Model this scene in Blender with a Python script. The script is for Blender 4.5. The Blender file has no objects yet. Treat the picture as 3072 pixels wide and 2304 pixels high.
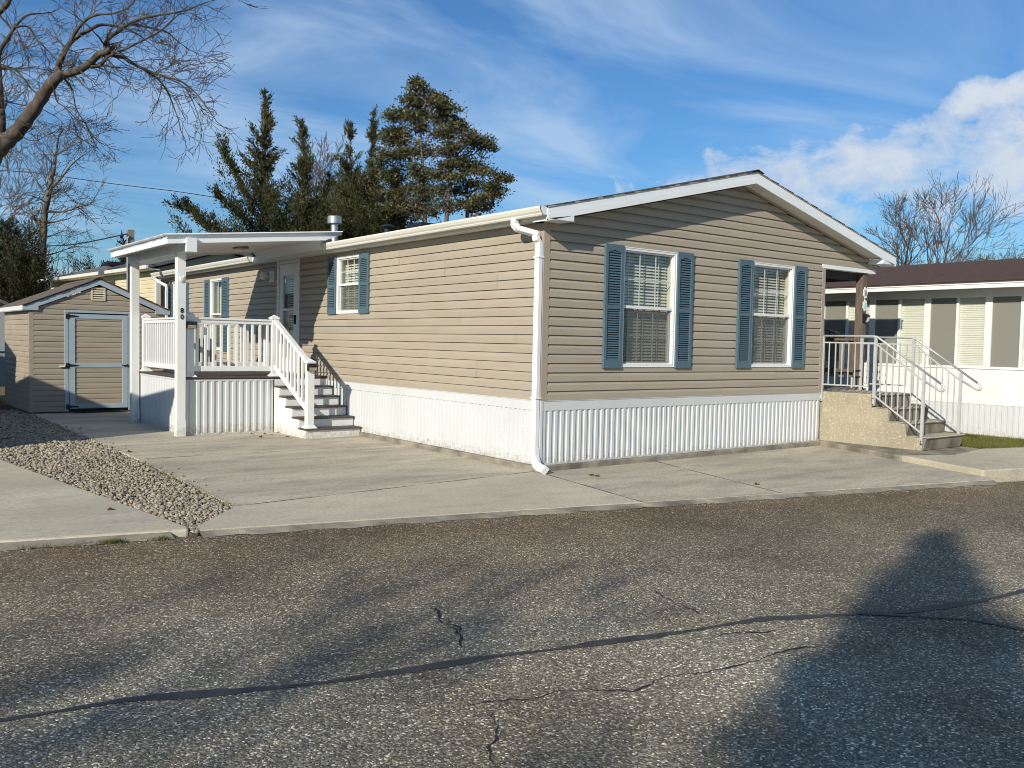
import bpy, math, random
import numpy as np
from mathutils import Vector, Matrix
random.seed(7); rng = np.random.default_rng(7)
SC = bpy.context.scene
COL = SC.collection

# ------------------------------------------------------------------ camera
CAM = Vector((-7.5562, -9.0930, 1.7166)); FPX = 2642.2
FW = Vector((0.61272297, 0.78895195, -0.04610196))
RT = Vector((0.79020609, -0.6124971, 0.02053361))
UP = Vector((0.01203728, 0.04901146, 0.99872568))
cd = bpy.data.cameras.new('camera'); cam = bpy.data.objects.new('camera', cd); COL.objects.link(cam)
cd.sensor_width = 36.0; cd.lens = FPX / 3072 * 36.0; cd.clip_start = 0.05; cd.clip_end = 3000
M = Matrix((RT, UP, -FW)).transposed().to_4x4(); M.translation = CAM
cam.matrix_world = M
SC.camera = cam

# ------------------------------------------------------------------ sun, sky, exposure
SUNV = Vector((1.0, 0.46, -0.515)).normalized()          # direction the light travels
ELEV = math.asin(-SUNV.z)
sd = bpy.data.lights.new('sun', 'SUN'); sd.energy = 5.0; sd.angle = math.radians(0.53); sd.color = (1.0, 0.92, 0.79)
sun = bpy.data.objects.new('sun', sd); COL.objects.link(sun)
sun.rotation_euler = SUNV.to_track_quat('-Z', 'Y').to_euler()
W = bpy.data.worlds.new('World'); SC.world = W; W.use_nodes = True
SC.view_settings.view_transform = 'Standard'; SC.view_settings.look = 'None'
SC.cycles.filter_width = 1.0; SC.cycles.max_bounces = 7; SC.cycles.diffuse_bounces = 3; SC.cycles.glossy_bounces = 3; SC.cycles.transparent_max_bounces = 14
SC.view_settings.gamma = 1.0; SC.view_settings.exposure = 0.08; SC.view_settings.use_curve_mapping = False

def build_world():
    nt = W.node_tree; N = nt.nodes; L = nt.links; N.clear()
    def n(t, **k):
        o = N.new(t)
        for a, b in k.items(): setattr(o, a, b)
        return o
    def math_(op, a, b=None, c=None, clamp=False):
        m = n('ShaderNodeMath', operation=op); m.use_clamp = clamp
        for i, v in enumerate((a, b, c)):
            if v is None: continue
            if isinstance(v, (int, float)): m.inputs[i].default_value = v
            else: L.new(v, m.inputs[i])
        return m.outputs[0]
    def dot(v, vec):
        d = n('ShaderNodeVectorMath', operation='DOT_PRODUCT'); L.new(v, d.inputs[0]); d.inputs[1].default_value = vec
        return d.outputs['Value']
    def ramp(v, stops):
        r = n('ShaderNodeValToRGB'); L.new(v, r.inputs[0]); e = r.color_ramp.elements
        e[0].position, e[0].color = stops[0][0], (stops[0][1],) * 3 + (1,)
        e[1].position, e[1].color = stops[-1][0], (stops[-1][1],) * 3 + (1,)
        for p, c in stops[1:-1]:
            q = e.new(p); q.color = (c,) * 3 + (1,)
        return r.outputs[0]
    sky = n('ShaderNodeTexSky', sky_type='NISHITA'); sky.sun_disc = False
    sky.sun_elevation = ELEV; sky.sun_rotation = math.atan2(-SUNV.x, -SUNV.y)
    sky.altitude = 0; sky.air_density = 1.25; sky.dust_density = 0.25; sky.ozone_density = 3.2
    tc = n('ShaderNodeTexCoord'); D = tc.outputs['Generated']
    sx = n('ShaderNodeSeparateXYZ'); L.new(D, sx.inputs[0]); z = sx.outputs[2]
    zz = math_('MAXIMUM', math_('ADD', z, 0.10), 0.05)
    cx = n('ShaderNodeCombineXYZ'); L.new(math_('DIVIDE', sx.outputs[0], zz), cx.inputs[0]); L.new(math_('DIVIDE', sx.outputs[1], zz), cx.inputs[1])
    mp = n('ShaderNodeMapping'); L.new(cx.outputs[0], mp.inputs[0]); mp.inputs['Rotation'].default_value = (0, 0, math.radians(38)); mp.inputs['Scale'].default_value = (0.55, 1.0, 1)
    no = n('ShaderNodeTexNoise'); L.new(mp.outputs[0], no.inputs[0]); no.inputs['Scale'].default_value = 1.25; no.inputs['Detail'].default_value = 9; no.inputs['Roughness'].default_value = 0.56; no.inputs['Distortion'].default_value = 0.85
    cir = ramp(no.outputs['Fac'], [(0.42, 0.0), (0.52, 0.20), (0.67, 0.66)])
    # cumulus bank low on the right
    nb = n('ShaderNodeTexNoise'); 
    mb = n('ShaderNodeMapping'); L.new(D, mb.inputs[0]); mb.inputs['Scale'].default_value = (1, 1, 1.5); L.new(mb.outputs[0], nb.inputs[0])
    nb.inputs['Scale'].default_value = 15; nb.inputs['Detail'].default_value = 12; nb.inputs['Roughness'].default_value = 0.62; nb.inputs['Distortion'].default_value = 0.25
    nl = n('ShaderNodeTexNoise'); L.new(mb.outputs[0], nl.inputs[0]); nl.inputs['Scale'].default_value = 7.0; nl.inputs['Detail'].default_value = 6
    f = dot(D, tuple(FW)); u = math_('DIVIDE', dot(D, tuple(RT)), math_('MAXIMUM', f, 0.05)); v = math_('DIVIDE', z, math_('MAXIMUM', f, 0.05))
    # bank runs along azimuth; its top climbs to the right
    top = math_('MULTIPLY_ADD', math_('MINIMUM', u, 0.75), 0.32, 0.145)
    top = math_('MULTIPLY_ADD', math_('SUBTRACT', nl.outputs['Fac'], 0.5), 0.16, top)
    below = math_('MULTIPLY', math_('SUBTRACT', top, v), 30.0)       # >0 below the top edge
    bot = math_('MULTIPLY_ADD', math_('MINIMUM', u, 0.75), 0.04, 0.108)
    above = math_('MULTIPLY', math_('SUBTRACT', v, bot), 14.0)
    lft = math_('MULTIPLY', math_('SUBTRACT', u, 0.12), 8.0)
    m = math_('MINIMUM', math_('MINIMUM', math_('MINIMUM', below, 1.0), math_('MINIMUM', above, 1.0)), math_('MINIMUM', lft, 1.0))
    m = math_('MAXIMUM', m, -1.0)
    cov = math_('MULTIPLY_ADD', m, 0.32, math_('MULTIPLY_ADD', math_('SUBTRACT', nb.outputs['Fac'], 0.5), 1.25, 0.5))
    cum = ramp(cov, [(0.60, 0.0), (0.70, 0.42), (0.90, 0.86)])
    front = math_('GREATER_THAN', f, 0.06)
    cum = math_('MULTIPLY', cum, front)
    # cloud brightness: lit tops, greyer bases
    shade = math_('MULTIPLY_ADD', math_('SUBTRACT', nb.outputs['Fac'], 0.5), 0.9, math_('MULTIPLY_ADD', math_('MINIMUM', above, 3.0), 0.10, 0.62), clamp=True)
    cc = n('ShaderNodeMix', data_type='RGBA'); L.new(shade, cc.inputs['Factor']); cc.inputs['A'].default_value = (0.34, 0.43, 0.57, 1); cc.inputs['B'].default_value = (0.72, 0.76, 0.81, 1)
    fade = math_('MULTIPLY', math_('SUBTRACT', z, 0.01), 9.0, clamp=True)
    cirm = math_('MULTIPLY', cir, fade)
    tn = n('ShaderNodeMix', data_type='RGBA', blend_type='MULTIPLY'); tn.inputs['Factor'].default_value = 1.0; L.new(sky.outputs[0], tn.inputs['A']); tn.inputs['B'].default_value = (0.42, 0.70, 1.0, 1)
    bg = n('ShaderNodeBackground'); L.new(tn.outputs['Result'], bg.inputs[0]); bg.inputs[1].default_value = 0.105
    b2 = n('ShaderNodeBackground'); b2.inputs[0].default_value = (0.50, 0.66, 0.86, 1); b2.inputs[1].default_value = 0.95
    b3 = n('ShaderNodeBackground'); L.new(cc.outputs['Result'], b3.inputs[0]); b3.inputs[1].default_value = 1.0
    m1 = n('ShaderNodeMixShader'); L.new(cirm, m1.inputs[0]); L.new(bg.outputs[0], m1.inputs[1]); L.new(b2.outputs[0], m1.inputs[2])
    m2 = n('ShaderNodeMixShader'); L.new(cum, m2.inputs[0]); L.new(m1.outputs[0], m2.inputs[1]); L.new(b3.outputs[0], m2.inputs[2])
    o = n('ShaderNodeOutputWorld'); L.new(m2.outputs[0], o.inputs[0])
build_world()

# ------------------------------------------------------------------ materials
MATS = {}
def mat(name, col, rough=0.6, col2=None, scale=3.0, lo=0.35, hi=0.65, detail=5, bump=0.0, bscale=60, spec=0.5, metal=0.0, stretch=(1, 1, 1), col3=None, s3=30, lo3=0.6, hi3=0.75, island=None, transl=0.0, col4=None, s4=6, lo4=0.5, hi4=0.75, orand=0.0, splash=None):
    m = bpy.data.materials.new(name); m.use_nodes = True; MATS[name] = m
    nt = m.node_tree; N = nt.nodes; L = nt.links; P = N['Principled BSDF']
    P.inputs['Base Color'].default_value = (*col, 1); P.inputs['Roughness'].default_value = rough
    P.inputs['Specular IOR Level'].default_value = spec; P.inputs['Metallic'].default_value = metal
    geo = N.new('ShaderNodeNewGeometry'); mp = N.new('ShaderNodeMapping'); L.new(geo.outputs['Position'], mp.inputs[0]); mp.inputs['Scale'].default_value = stretch
    def noise(s, d=5, r=0.55):
        n = N.new('ShaderNodeTexNoise'); L.new(mp.outputs[0], n.inputs[0]); n.inputs['Scale'].default_value = s; n.inputs['Detail'].default_value = d; n.inputs['Roughness'].default_value = r
        return n.outputs['Fac']
    def mix(f, a, b, lo, hi):
        r = N.new('ShaderNodeMapRange'); L.new(f, r.inputs[0]); r.inputs[1].default_value = lo; r.inputs[2].default_value = hi
        x = N.new('ShaderNodeMix'); x.data_type = 'RGBA'; L.new(r.outputs[0], x.inputs['Factor'])
        for k, v in (('A', a), ('B', b)):
            if isinstance(v, tuple): x.inputs[k].default_value = (*v, 1)
            else: L.new(v, x.inputs[k])
        return x.outputs['Result']
    c = None
    if col2: c = mix(noise(scale, detail), col, col2, lo, hi)
    if island:
        ri = geo.outputs['Random Per Island']; c = mix(ri, c if c is not None else col, island, 0.15, 1.0)
    if col4: c = mix(noise(s4, 6, 0.65), c if c is not None else col, col4, lo4, hi4)
    if col3: c = mix(noise(s3, 3), c if c is not None else col, col3, lo3, hi3)
    if splash:
        sz = N.new('ShaderNodeSeparateXYZ'); L.new(geo.outputs['Position'], sz.inputs[0]); hr = N.new('ShaderNodeMapRange'); L.new(sz.outputs[2], hr.inputs[0]); hr.inputs[1].default_value = 0.30; hr.inputs[2].default_value = 0.05; hr.inputs[3].default_value = 0.0; hr.inputs[4].default_value = 0.42
        n2 = N.new('ShaderNodeTexNoise'); L.new(geo.outputs['Position'], n2.inputs[0]); n2.inputs['Scale'].default_value = 16; n2.inputs['Detail'].default_value = 8; n2.inputs['Roughness'].default_value = 0.7
        ad = N.new('ShaderNodeMath'); ad.operation = 'MULTIPLY_ADD'; L.new(hr.outputs[0], ad.inputs[0]); ad.inputs[1].default_value = 0.62; L.new(n2.outputs['Fac'], ad.inputs[2])
        c = mix(ad.outputs[0], c if c is not None else col, splash, 0.62, 0.95)
    if orand:
        oi = N.new('ShaderNodeObjectInfo'); hs = N.new('ShaderNodeHueSaturation'); mr = N.new('ShaderNodeMapRange'); L.new(oi.outputs['Random'], mr.inputs[0]); mr.inputs[3].default_value = 1 - orand; mr.inputs[4].default_value = 1 + orand
        L.new(mr.outputs[0], hs.inputs['Value'])
        if c is not None: L.new(c, hs.inputs['Color'])
        else: hs.inputs['Color'].default_value = (*col, 1)
        c = hs.outputs[0]
    if c is not None: L.new(c, P.inputs['Base Color'])
    if bump:
        b = N.new('ShaderNodeBump'); b.inputs['Strength'].default_value = bump; b.inputs['Distance'].default_value = 0.01
        L.new(noise(bscale, 6), b.inputs['Height']); L.new(b.outputs[0], P.inputs['Normal'])
    if transl:
        t = N.new('ShaderNodeBsdfTranslucent'); 
        if c is not None: L.new(c, t.inputs[0])
        else: t.inputs[0].default_value = (*col, 1)
        x = N.new('ShaderNodeMixShader'); x.inputs[0].default_value = transl
        L.new(P.outputs[0], x.inputs[1]); L.new(t.outputs[0], x.inputs[2]); L.new(x.outputs[0], N['Material Output'].inputs[0])
    return m

mat('siding', (0.382, 0.332, 0.255), 0.55, (0.352, 0.305, 0.233), 0.9, bump=0.06, bscale=25, stretch=(1, 1, 6), spec=0.3, col3=(0.33, 0.285, 0.225), s3=2.2, lo3=0.62, hi3=0.85, orand=0.035)
mat('siding_shed', (0.36, 0.31, 0.237), 0.55, (0.32, 0.275, 0.215), 0.9, bump=0.06, bscale=25, stretch=(1, 1, 6), spec=0.3, orand=0.03)
mat('siding_cream', (0.62, 0.55, 0.37), 0.6, (0.58, 0.50, 0.33), 1.0, spec=0.3)
mat('siding_grey', (0.40, 0.42, 0.43), 0.6, (0.36, 0.38, 0.39), 1.0, spec=0.3)
mat('trim_tan', (0.37, 0.31, 0.24), 0.5, (0.34, 0.285, 0.22), 2, spec=0.35)
mat('vinyl', (0.72, 0.73, 0.71), 0.42, (0.64, 0.65, 0.62), 1.6, lo=0.45, hi=0.8, spec=0.4, col4=(0.55, 0.54, 0.49), s4=3.0, lo4=0.62, hi4=0.9, splash=(0.38, 0.33, 0.25))
mat('skirt_vinyl', (0.585, 0.60, 0.595), 0.45, (0.535, 0.55, 0.54), 1.3, lo=0.45, hi=0.8, spec=0.35, stretch=(1, 1, 0.4), col3=(0.50, 0.48, 0.42), s3=5, lo3=0.66, hi3=0.95, splash=(0.33, 0.28, 0.20))
mat('white_metal', (0.74, 0.75, 0.74), 0.38, (0.66, 0.66, 0.63), 2.2, lo=0.45, hi=0.8, spec=0.5)
mat('gutter', (0.68, 0.66, 0.58), 0.42, (0.58, 0.55, 0.47), 2.0, lo=0.45, hi=0.8, stretch=(1, 0.4, 3))
mat('fascia_white', (0.80, 0.83, 0.83), 0.45, (0.73, 0.76, 0.76), 1.2, stretch=(0.5, 1, 5))
mat('soffit', (0.74, 0.73, 0.69), 0.6, (0.68, 0.67, 0.63), 2)
mat('cream_inner', (0.66, 0.63, 0.50), 0.7)
mat('blind', (0.74, 0.72, 0.63), 0.6)
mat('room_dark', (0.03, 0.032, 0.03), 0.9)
mat('shutter_blue', (0.080, 0.135, 0.168), 0.42, (0.072, 0.122, 0.152), 3, spec=0.4)
mat('shed_blue', (0.36, 0.44, 0.48), 0.5, (0.32, 0.395, 0.435), 2)
mat('black_metal', (0.012, 0.012, 0.013), 0.4, spec=0.5)
mat('black_paint', (0.01, 0.01, 0.01), 0.5)
mat('chrome', (0.62, 0.60, 0.55), 0.25, metal=1.0)
mat('galvanized', (0.58, 0.58, 0.56), 0.42, (0.46, 0.46, 0.45), 6, metal=0.8)
mat('aluminium', (0.62, 0.63, 0.61), 0.45, (0.54, 0.55, 0.53), 6, metal=0.45)
mat('copper_brown', (0.22, 0.13, 0.09), 0.45, metal=0.6)
mat('deck_brown', (0.085, 0.068, 0.058), 0.6, (0.06, 0.048, 0.042), 5, stretch=(1, 8, 8), bump=0.15, bscale=40)
mat('wood', (0.16, 0.125, 0.092), 0.75, (0.085, 0.066, 0.05), 5, stretch=(5, 5, 0.6), bump=0.3, bscale=20, detail=8)
mat('wood_grey', (0.26, 0.23, 0.18), 0.8, (0.15, 0.13, 0.105), 6, stretch=(5, 5, 0.5), bump=0.3, bscale=20, detail=8)
mat('shingle', (0.085, 0.068, 0.058), 0.9, (0.045, 0.038, 0.035), 3, bump=0.5, bscale=150, col3=(0.10, 0.08, 0.065), s3=90, lo3=0.55, hi3=0.75)
mat('shingle_brown', (0.15, 0.118, 0.092), 0.9, (0.095, 0.075, 0.06), 4, bump=0.5, bscale=150, col3=(0.22, 0.18, 0.14), s3=90, lo3=0.55, hi3=0.75)
mat('shingle_grey', (0.15, 0.145, 0.135), 0.9, (0.10, 0.097, 0.09), 3, bump=0.5, bscale=150)
mat('shingle_maroon', (0.078, 0.046, 0.037), 0.9, (0.045, 0.030, 0.026), 9, bump=0.5, bscale=150, stretch=(3, 1, 3), col3=(0.12, 0.06, 0.05), s3=40, lo3=0.55, hi3=0.75)
mat('concrete', (0.55, 0.498, 0.375), 0.9, (0.37, 0.335, 0.262), 0.9, lo=0.40, hi=0.68, detail=10, bump=0.5, bscale=70, spec=0.2, stretch=(0.45, 1.4, 1), col4=(0.27, 0.247, 0.21), s4=3.0, lo4=0.48, hi4=0.80, col3=(0.23, 0.205, 0.155), s3=38, lo3=0.46, hi3=0.80)
mat('concrete_pale', (0.57, 0.515, 0.385), 0.9, (0.42, 0.38, 0.288), 0.7, lo=0.35, hi=0.7, detail=10, bump=0.45, bscale=70, spec=0.2, stretch=(0.6, 1.2, 1), col4=(0.36, 0.33, 0.27), s4=3.6, lo4=0.50, hi4=0.82, col3=(0.29, 0.26, 0.195), s3=38, lo3=0.48, hi3=0.84)
mat('concrete_stained', (0.30, 0.27, 0.21), 0.9, (0.135, 0.122, 0.10), 2.6, lo=0.40, hi=0.66, detail=9, bump=0.4, bscale=90, spec=0.2)
mat('stucco', (0.37, 0.33, 0.235), 0.9, (0.30, 0.265, 0.19), 2.2, bump=0.9, bscale=38, spec=0.15, col3=(0.47, 0.425, 0.32), s3=26, lo3=0.54, hi3=0.66)
mat('bark', (0.13, 0.105, 0.08), 0.9, (0.055, 0.045, 0.036), 6, bump=0.8, bscale=14, stretch=(1, 1, 0.35), spec=0.15)
mat('bark_pale', (0.17, 0.14, 0.105), 0.9, (0.10, 0.082, 0.062), 5, bump=0.6, bscale=18, spec=0.15)
mat('bark_far', (0.105, 0.088, 0.075), 0.95, spec=0.1)
mat('cedar_leaf', (0.040, 0.058, 0.022), 0.7, (0.072, 0.062, 0.024), 1.4, island=(0.105, 0.105, 0.041), spec=0.2, transl=0.18, lo=0.4, hi=0.62)
mat('holly_leaf', (0.055, 0.070, 0.026), 0.45, (0.105, 0.070, 0.026), 1.1, island=(0.125, 0.122, 0.05), spec=0.45, transl=0.15, lo=0.42, hi=0.62)
mat('pine_leaf_shaded', (0.026, 0.036, 0.015), 0.7, (0.04, 0.036, 0.016), 1.2, island=(0.06, 0.06, 0.026), spec=0.2, transl=0.15)  # pine foliage, darkened in its colour to stand in for shade
mat('grass_blade', (0.10, 0.13, 0.03), 0.7, (0.19, 0.17, 0.06), 1.6, island=(0.16, 0.17, 0.045), transl=0.25, spec=0.2)
mat('dirt', (0.16, 0.13, 0.085), 0.95, (0.12, 0.12, 0.05), 0.7, bump=0.5, bscale=50, spec=0.1)
mat('gravel_bed', (0.11, 0.09, 0.065), 0.95, (0.07, 0.058, 0.045), 30, bump=0.8, bscale=70, spec=0.1)
mat('pebble', (0.225, 0.188, 0.132), 0.8, (0.17, 0.148, 0.112), 2.0, island=(0.42, 0.37, 0.28), spec=0.25)
mat('tar', (0.036, 0.036, 0.037), 0.6, (0.06, 0.06, 0.06), 9, spec=0.3, col3=(0.12, 0.115, 0.105), s3=60, lo3=0.60, hi3=0.72, bump=0.3, bscale=60)
mat('crack', (0.016, 0.015, 0.015), 0.9)
mat('dead_leaf', (0.16, 0.075, 0.035), 0.8, (0.09, 0.045, 0.022), 30)
mat('mat_black', (0.012, 0.012, 0.012), 0.95)
mat('frosted', (0.72, 0.72, 0.68), 0.3)
mat('ornament_white', (0.72, 0.73, 0.71), 0.5)
mat('ornament_teal', (0.35, 0.62, 0.55), 0.5)

def asphalt():
    m = bpy.data.materials.new('asphalt'); m.use_nodes = True; MATS['asphalt'] = m
    nt = m.node_tree; N = nt.nodes; L = nt.links; P = N['Principled BSDF']
    geo = N.new('ShaderNodeNewGeometry'); pos = geo.outputs['Position']
    vo = N.new('ShaderNodeTexVoronoi'); L.new(pos, vo.inputs[0]); vo.inputs['Scale'].default_value = 92
    sep = N.new('ShaderNodeSeparateColor'); L.new(vo.outputs['Color'], sep.inputs[0])
    r = N.new('ShaderNodeValToRGB'); L.new(sep.outputs[0], r.inputs[0]); e = r.color_ramp.elements
    e[0].position = 0.0; e[0].color = (0.085, 0.078, 0.064, 1)
    e[1].position = 1.0; e[1].color = (0.85, 0.80, 0.68, 1)
    for p, c in ((0.35, (0.130, 0.119, 0.098)), (0.65, (0.195, 0.180, 0.147)), (0.86, (0.295, 0.273, 0.222)), (0.95, (0.46, 0.43, 0.355))):
        q = e.new(p); q.color = (*c, 1)
    nz = N.new('ShaderNodeTexNoise'); L.new(pos, nz.inputs[0]); nz.inputs['Scale'].default_value = 0.9; nz.inputs['Detail'].default_value = 8; nz.inputs['Roughness'].default_value = 0.6
    mr = N.new('ShaderNodeMapRange'); L.new(nz.outputs['Fac'], mr.inputs[0]); mr.inputs[1].default_value = 0.36; mr.inputs[2].default_value = 0.66
    x = N.new('ShaderNodeMix'); x.data_type = 'RGBA'; x.blend_type = 'MULTIPLY'; x.inputs['Factor'].default_value = 1.0
    t = N.new('ShaderNodeMix'); t.data_type = 'RGBA'; L.new(mr.outputs[0], t.inputs['Factor']); t.inputs['A'].default_value = (1.05, 0.97, 0.84, 1); t.inputs['B'].default_value = (1.55, 1.51, 1.34, 1)
    L.new(r.outputs[0], x.inputs['A']); L.new(t.outputs['Result'], x.inputs['B'])
    # the strip along the kerb is less worn: more binder, browner
    sp = N.new('ShaderNodeSeparateXYZ'); L.new(pos, sp.inputs[0])
    ln = N.new('ShaderNodeMath'); ln.operation = 'MULTIPLY_ADD'; L.new(sp.outputs[0], ln.inputs[0]); ln.inputs[1].default_value = 0.245; L.new(sp.outputs[1], ln.inputs[2])
    w2 = N.new('ShaderNodeMath'); w2.operation = 'MULTIPLY_ADD'; L.new(nz.outputs['Fac'], w2.inputs[0]); w2.inputs[1].default_value = 1.6; L.new(ln.outputs[0], w2.inputs[2])
    br = N.new('ShaderNodeMapRange'); L.new(w2.outputs[0], br.inputs[0]); br.inputs[1].default_value = -5.1; br.inputs[2].default_value = -2.2
    y = N.new('ShaderNodeMix'); y.data_type = 'RGBA'; y.blend_type = 'MULTIPLY'; L.new(br.outputs[0], y.inputs['Factor']); L.new(x.outputs['Result'], y.inputs['A']); y.inputs['B'].default_value = (0.66, 0.57, 0.49, 1)
    lf = N.new('ShaderNodeTexNoise'); L.new(pos, lf.inputs[0]); lf.inputs['Scale'].default_value = 0.33; lf.inputs['Detail'].default_value = 4
    lr = N.new('ShaderNodeMapRange'); L.new(lf.outputs['Fac'], lr.inputs[0]); lr.inputs[1].default_value = 0.35; lr.inputs[2].default_value = 0.65; lr.inputs[3].default_value = 0.78; lr.inputs[4].default_value = 1.18
    hv = N.new('ShaderNodeHueSaturation'); L.new(lr.outputs[0], hv.inputs['Value']); L.new(y.outputs['Result'], hv.inputs['Color'])
    L.new(hv.outputs[0], P.inputs['Base Color'])
    P.inputs['Roughness'].default_value = 0.85; P.inputs['Specular IOR Level'].default_value = 0.25
    ed = N.new('ShaderNodeMapRange'); L.new(vo.outputs['Distance'], ed.inputs[0]); ed.inputs[1].default_value = 0.75; ed.inputs[2].default_value = 0.25
    hh = N.new('ShaderNodeMath'); hh.operation = 'MULTIPLY'; L.new(ed.outputs[0], hh.inputs[0]); L.new(sep.outputs[1], hh.inputs[1])
    b = N.new('ShaderNodeBump'); b.inputs['Strength'].default_value = 0.9; b.inputs['Distance'].default_value = 0.006; L.new(hh.outputs[0], b.inputs['Height']); L.new(b.outputs[0], P.inputs['Normal'])
asphalt()

def glass_mat(name, tint, refl):
    m = bpy.data.materials.new(name); m.use_nodes = True; MATS[name] = m
    nt = m.node_tree; N = nt.nodes; L = nt.links; N.remove(N['Principled BSDF'])
    tr = N.new('ShaderNodeBsdfTransparent'); tr.inputs[0].default_value = (*tint, 1)
    gl = N.new('ShaderNodeBsdfGlossy'); gl.inputs['Roughness'].default_value = 0.02
    lw = N.new('ShaderNodeLayerWeight'); lw.inputs[0].default_value = 0.5
    pw_ = N.new('ShaderNodeMath'); pw_.operation = 'POWER'; L.new(lw.outputs['Facing'], pw_.inputs[0]); pw_.inputs[1].default_value = 3.5
    fr = N.new('ShaderNodeMath'); fr.operation = 'MULTIPLY_ADD'; L.new(pw_.outputs[0], fr.inputs[0]); fr.inputs[1].default_value = 0.6; fr.inputs[2].default_value = refl
    mx = N.new('ShaderNodeMixShader'); L.new(fr.outputs[0], mx.inputs[0]); L.new(tr.outputs[0], mx.inputs[1]); L.new(gl.outputs[0], mx.inputs[2])
    L.new(mx.outputs[0], N['Material Output'].inputs[0])
glass_mat('glass', (0.955, 0.965, 0.955), 0.045)
def screen_mat(name, c, fac):
    m = bpy.data.materials.new(name); m.use_nodes = True; MATS[name] = m
    nt = m.node_tree; N = nt.nodes; L = nt.links; P = N['Principled BSDF']
    P.inputs['Base Color'].default_value = (*c, 1); P.inputs['Roughness'].default_value = 0.8
    tr = N.new('ShaderNodeBsdfTransparent'); mx = N.new('ShaderNodeMixShader'); mx.inputs[0].default_value = fac
    L.new(tr.outputs[0], mx.inputs[1]); L.new(P.outputs[0], mx.inputs[2]); L.new(mx.outputs[0], N['Material Output'].inputs[0])
screen_mat('insect_screen', (0.12, 0.125, 0.11), 0.28)
screen_mat('screen_pale', (0.27, 0.27, 0.23), 0.62)

# ------------------------------------------------------------------ mesh helpers
ID = lambda s, o, z: (s, o, z)
GAB = lambda s, o, z: (s, -o, z)          # gable wall: s = x, o = outward (towards -y)
LON = lambda s, o, z: (-o, s, z)          # long wall:  s = y, o = outward (towards -x)
class MB:
    def __init__(self, T=ID): self.v = []; self.f = []; self.T = T; self.smooth = False
    def P(self, *p): self.v.append(self.T(*p)); return len(self.v) - 1
    def quad(self, a, b, c, d): self.f.append(tuple(self.P(*p) for p in (a, b, c, d)))
    def poly(self, pts): self.f.append(tuple(self.P(*p) for p in pts))
    def box(self, s0, s1, o0, o1, z0, z1):
        i = [self.P(s, o, z) for z in (z0, z1) for o in (o0, o1) for s in (s0, s1)]
        for q in ((0, 1, 3, 2), (4, 6, 7, 5), (0, 4, 5, 1), (2, 3, 7, 6), (0, 2, 6, 4), (1, 5, 7, 3)): self.f.append(tuple(i[k] for k in q))
        return self
    def prism(self, pts, axis, a0, a1):
        """pts: 2-D polygon; extruded along axis ('s','o','z')"""
        def mk(p, a):
            return {'s': (a, p[0], p[1]), 'o': (p[0], a, p[1]), 'z': (p[0], p[1], a)}[axis]
        A = [self.P(*mk(p, a0)) for p in pts]; B = [self.P(*mk(p, a1)) for p in pts]; n = len(pts)
        for k in range(n): self.f.append((A[k], A[(k + 1) % n], B[(k + 1) % n], B[k]))
        self.f.append(tuple(A[::-1])); self.f.append(tuple(B)); return self
    def ring(self, s0, s1, z0, z1, w, o0, o1, wt=None, wb=None):
        wt = wt or w; wb = wb or w
        self.box(s0, s0 + w, o0, o1, z0, z1); self.box(s1 - w, s1, o0, o1, z0, z1)
        self.box(s0 + w, s1 - w, o0, o1 - 0.001, z1 - wt, z1); self.box(s0 + w, s1 - w, o0, o1 - 0.001, z0, z0 + wb); return self
    def tube(self, path, rad, n=8, cap=True, twist=0.0, flat=1.0):
        pts = [Vector(p) for p in path]; rad = rad if isinstance(rad, (list, tuple)) else [rad] * len(pts)
        rings = []; up = None
        for i, p in enumerate(pts):
            d = (pts[min(i + 1, len(pts) - 1)] - pts[max(i - 1, 0)])
            d = d.normalized() if d.length > 1e-9 else Vector((0, 0, 1))
            if up is None: up = Vector((0, 0, 1)) if abs(d.z) < 0.9 else Vector((0, 1, 0))
            a = up - d * up.dot(d); a = a.normalized() if a.length > 1e-6 else d.orthogonal().normalized(); up = a; b = d.cross(a)
            rings.append([self.P(*(p + (a * math.cos(t) + b * math.sin(t) * flat) * rad[i])) for t in [twist + 2 * math.pi * k / n for k in range(n)]])
        for A, B in zip(rings, rings[1:]):
            for k in range(n): self.f.append((A[k], A[(k + 1) % n], B[(k + 1) % n], B[k]))
        if cap: self.f.append(tuple(rings[0][::-1])); self.f.append(tuple(rings[-1]))
        return self
    def lathe(self, c, prof, n=16):
        rings = [[self.P(c[0] + r * math.cos(2 * math.pi * k / n), c[1] + r * math.sin(2 * math.pi * k / n), c[2] + h) for k in range(n)] for r, h in prof]
        for A, B in zip(rings, rings[1:]):
            for k in range(n): self.f.append((A[k], A[(k + 1) % n], B[(k + 1) % n], B[k]))
        self.f.append(tuple(rings[0][::-1])); self.f.append(tuple(rings[-1])); return self
    def build(self, name, material, parent=None, bevel=0, smooth=False):
        me = bpy.data.meshes.new(name); me.from_pydata(self.v, [], self.f); me.update()
        return link(name, me, material, parent, bevel, smooth)
def link(name, me, material, parent=None, bevel=0, smooth=False, loc=None):
    if material and not me.materials: me.materials.append(MATS[material])
    if smooth:
        for p in me.polygons: p.use_smooth = True
    o = bpy.data.objects.new(name, me); COL.objects.link(o)
    if loc is not None: o.location = loc
    if bevel:
        b = o.modifiers.new('bevel', 'BEVEL'); b.width = bevel; b.segments = 2; b.limit_method = 'ANGLE'; b.angle_limit = 0.6
    attach(o, parent); return o
def attach(o, parent):
    if parent is not None:
        o.parent = parent
        if parent.type == 'EMPTY': o.matrix_parent_inverse = Matrix.Translation(-Vector(parent['org']))
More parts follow.
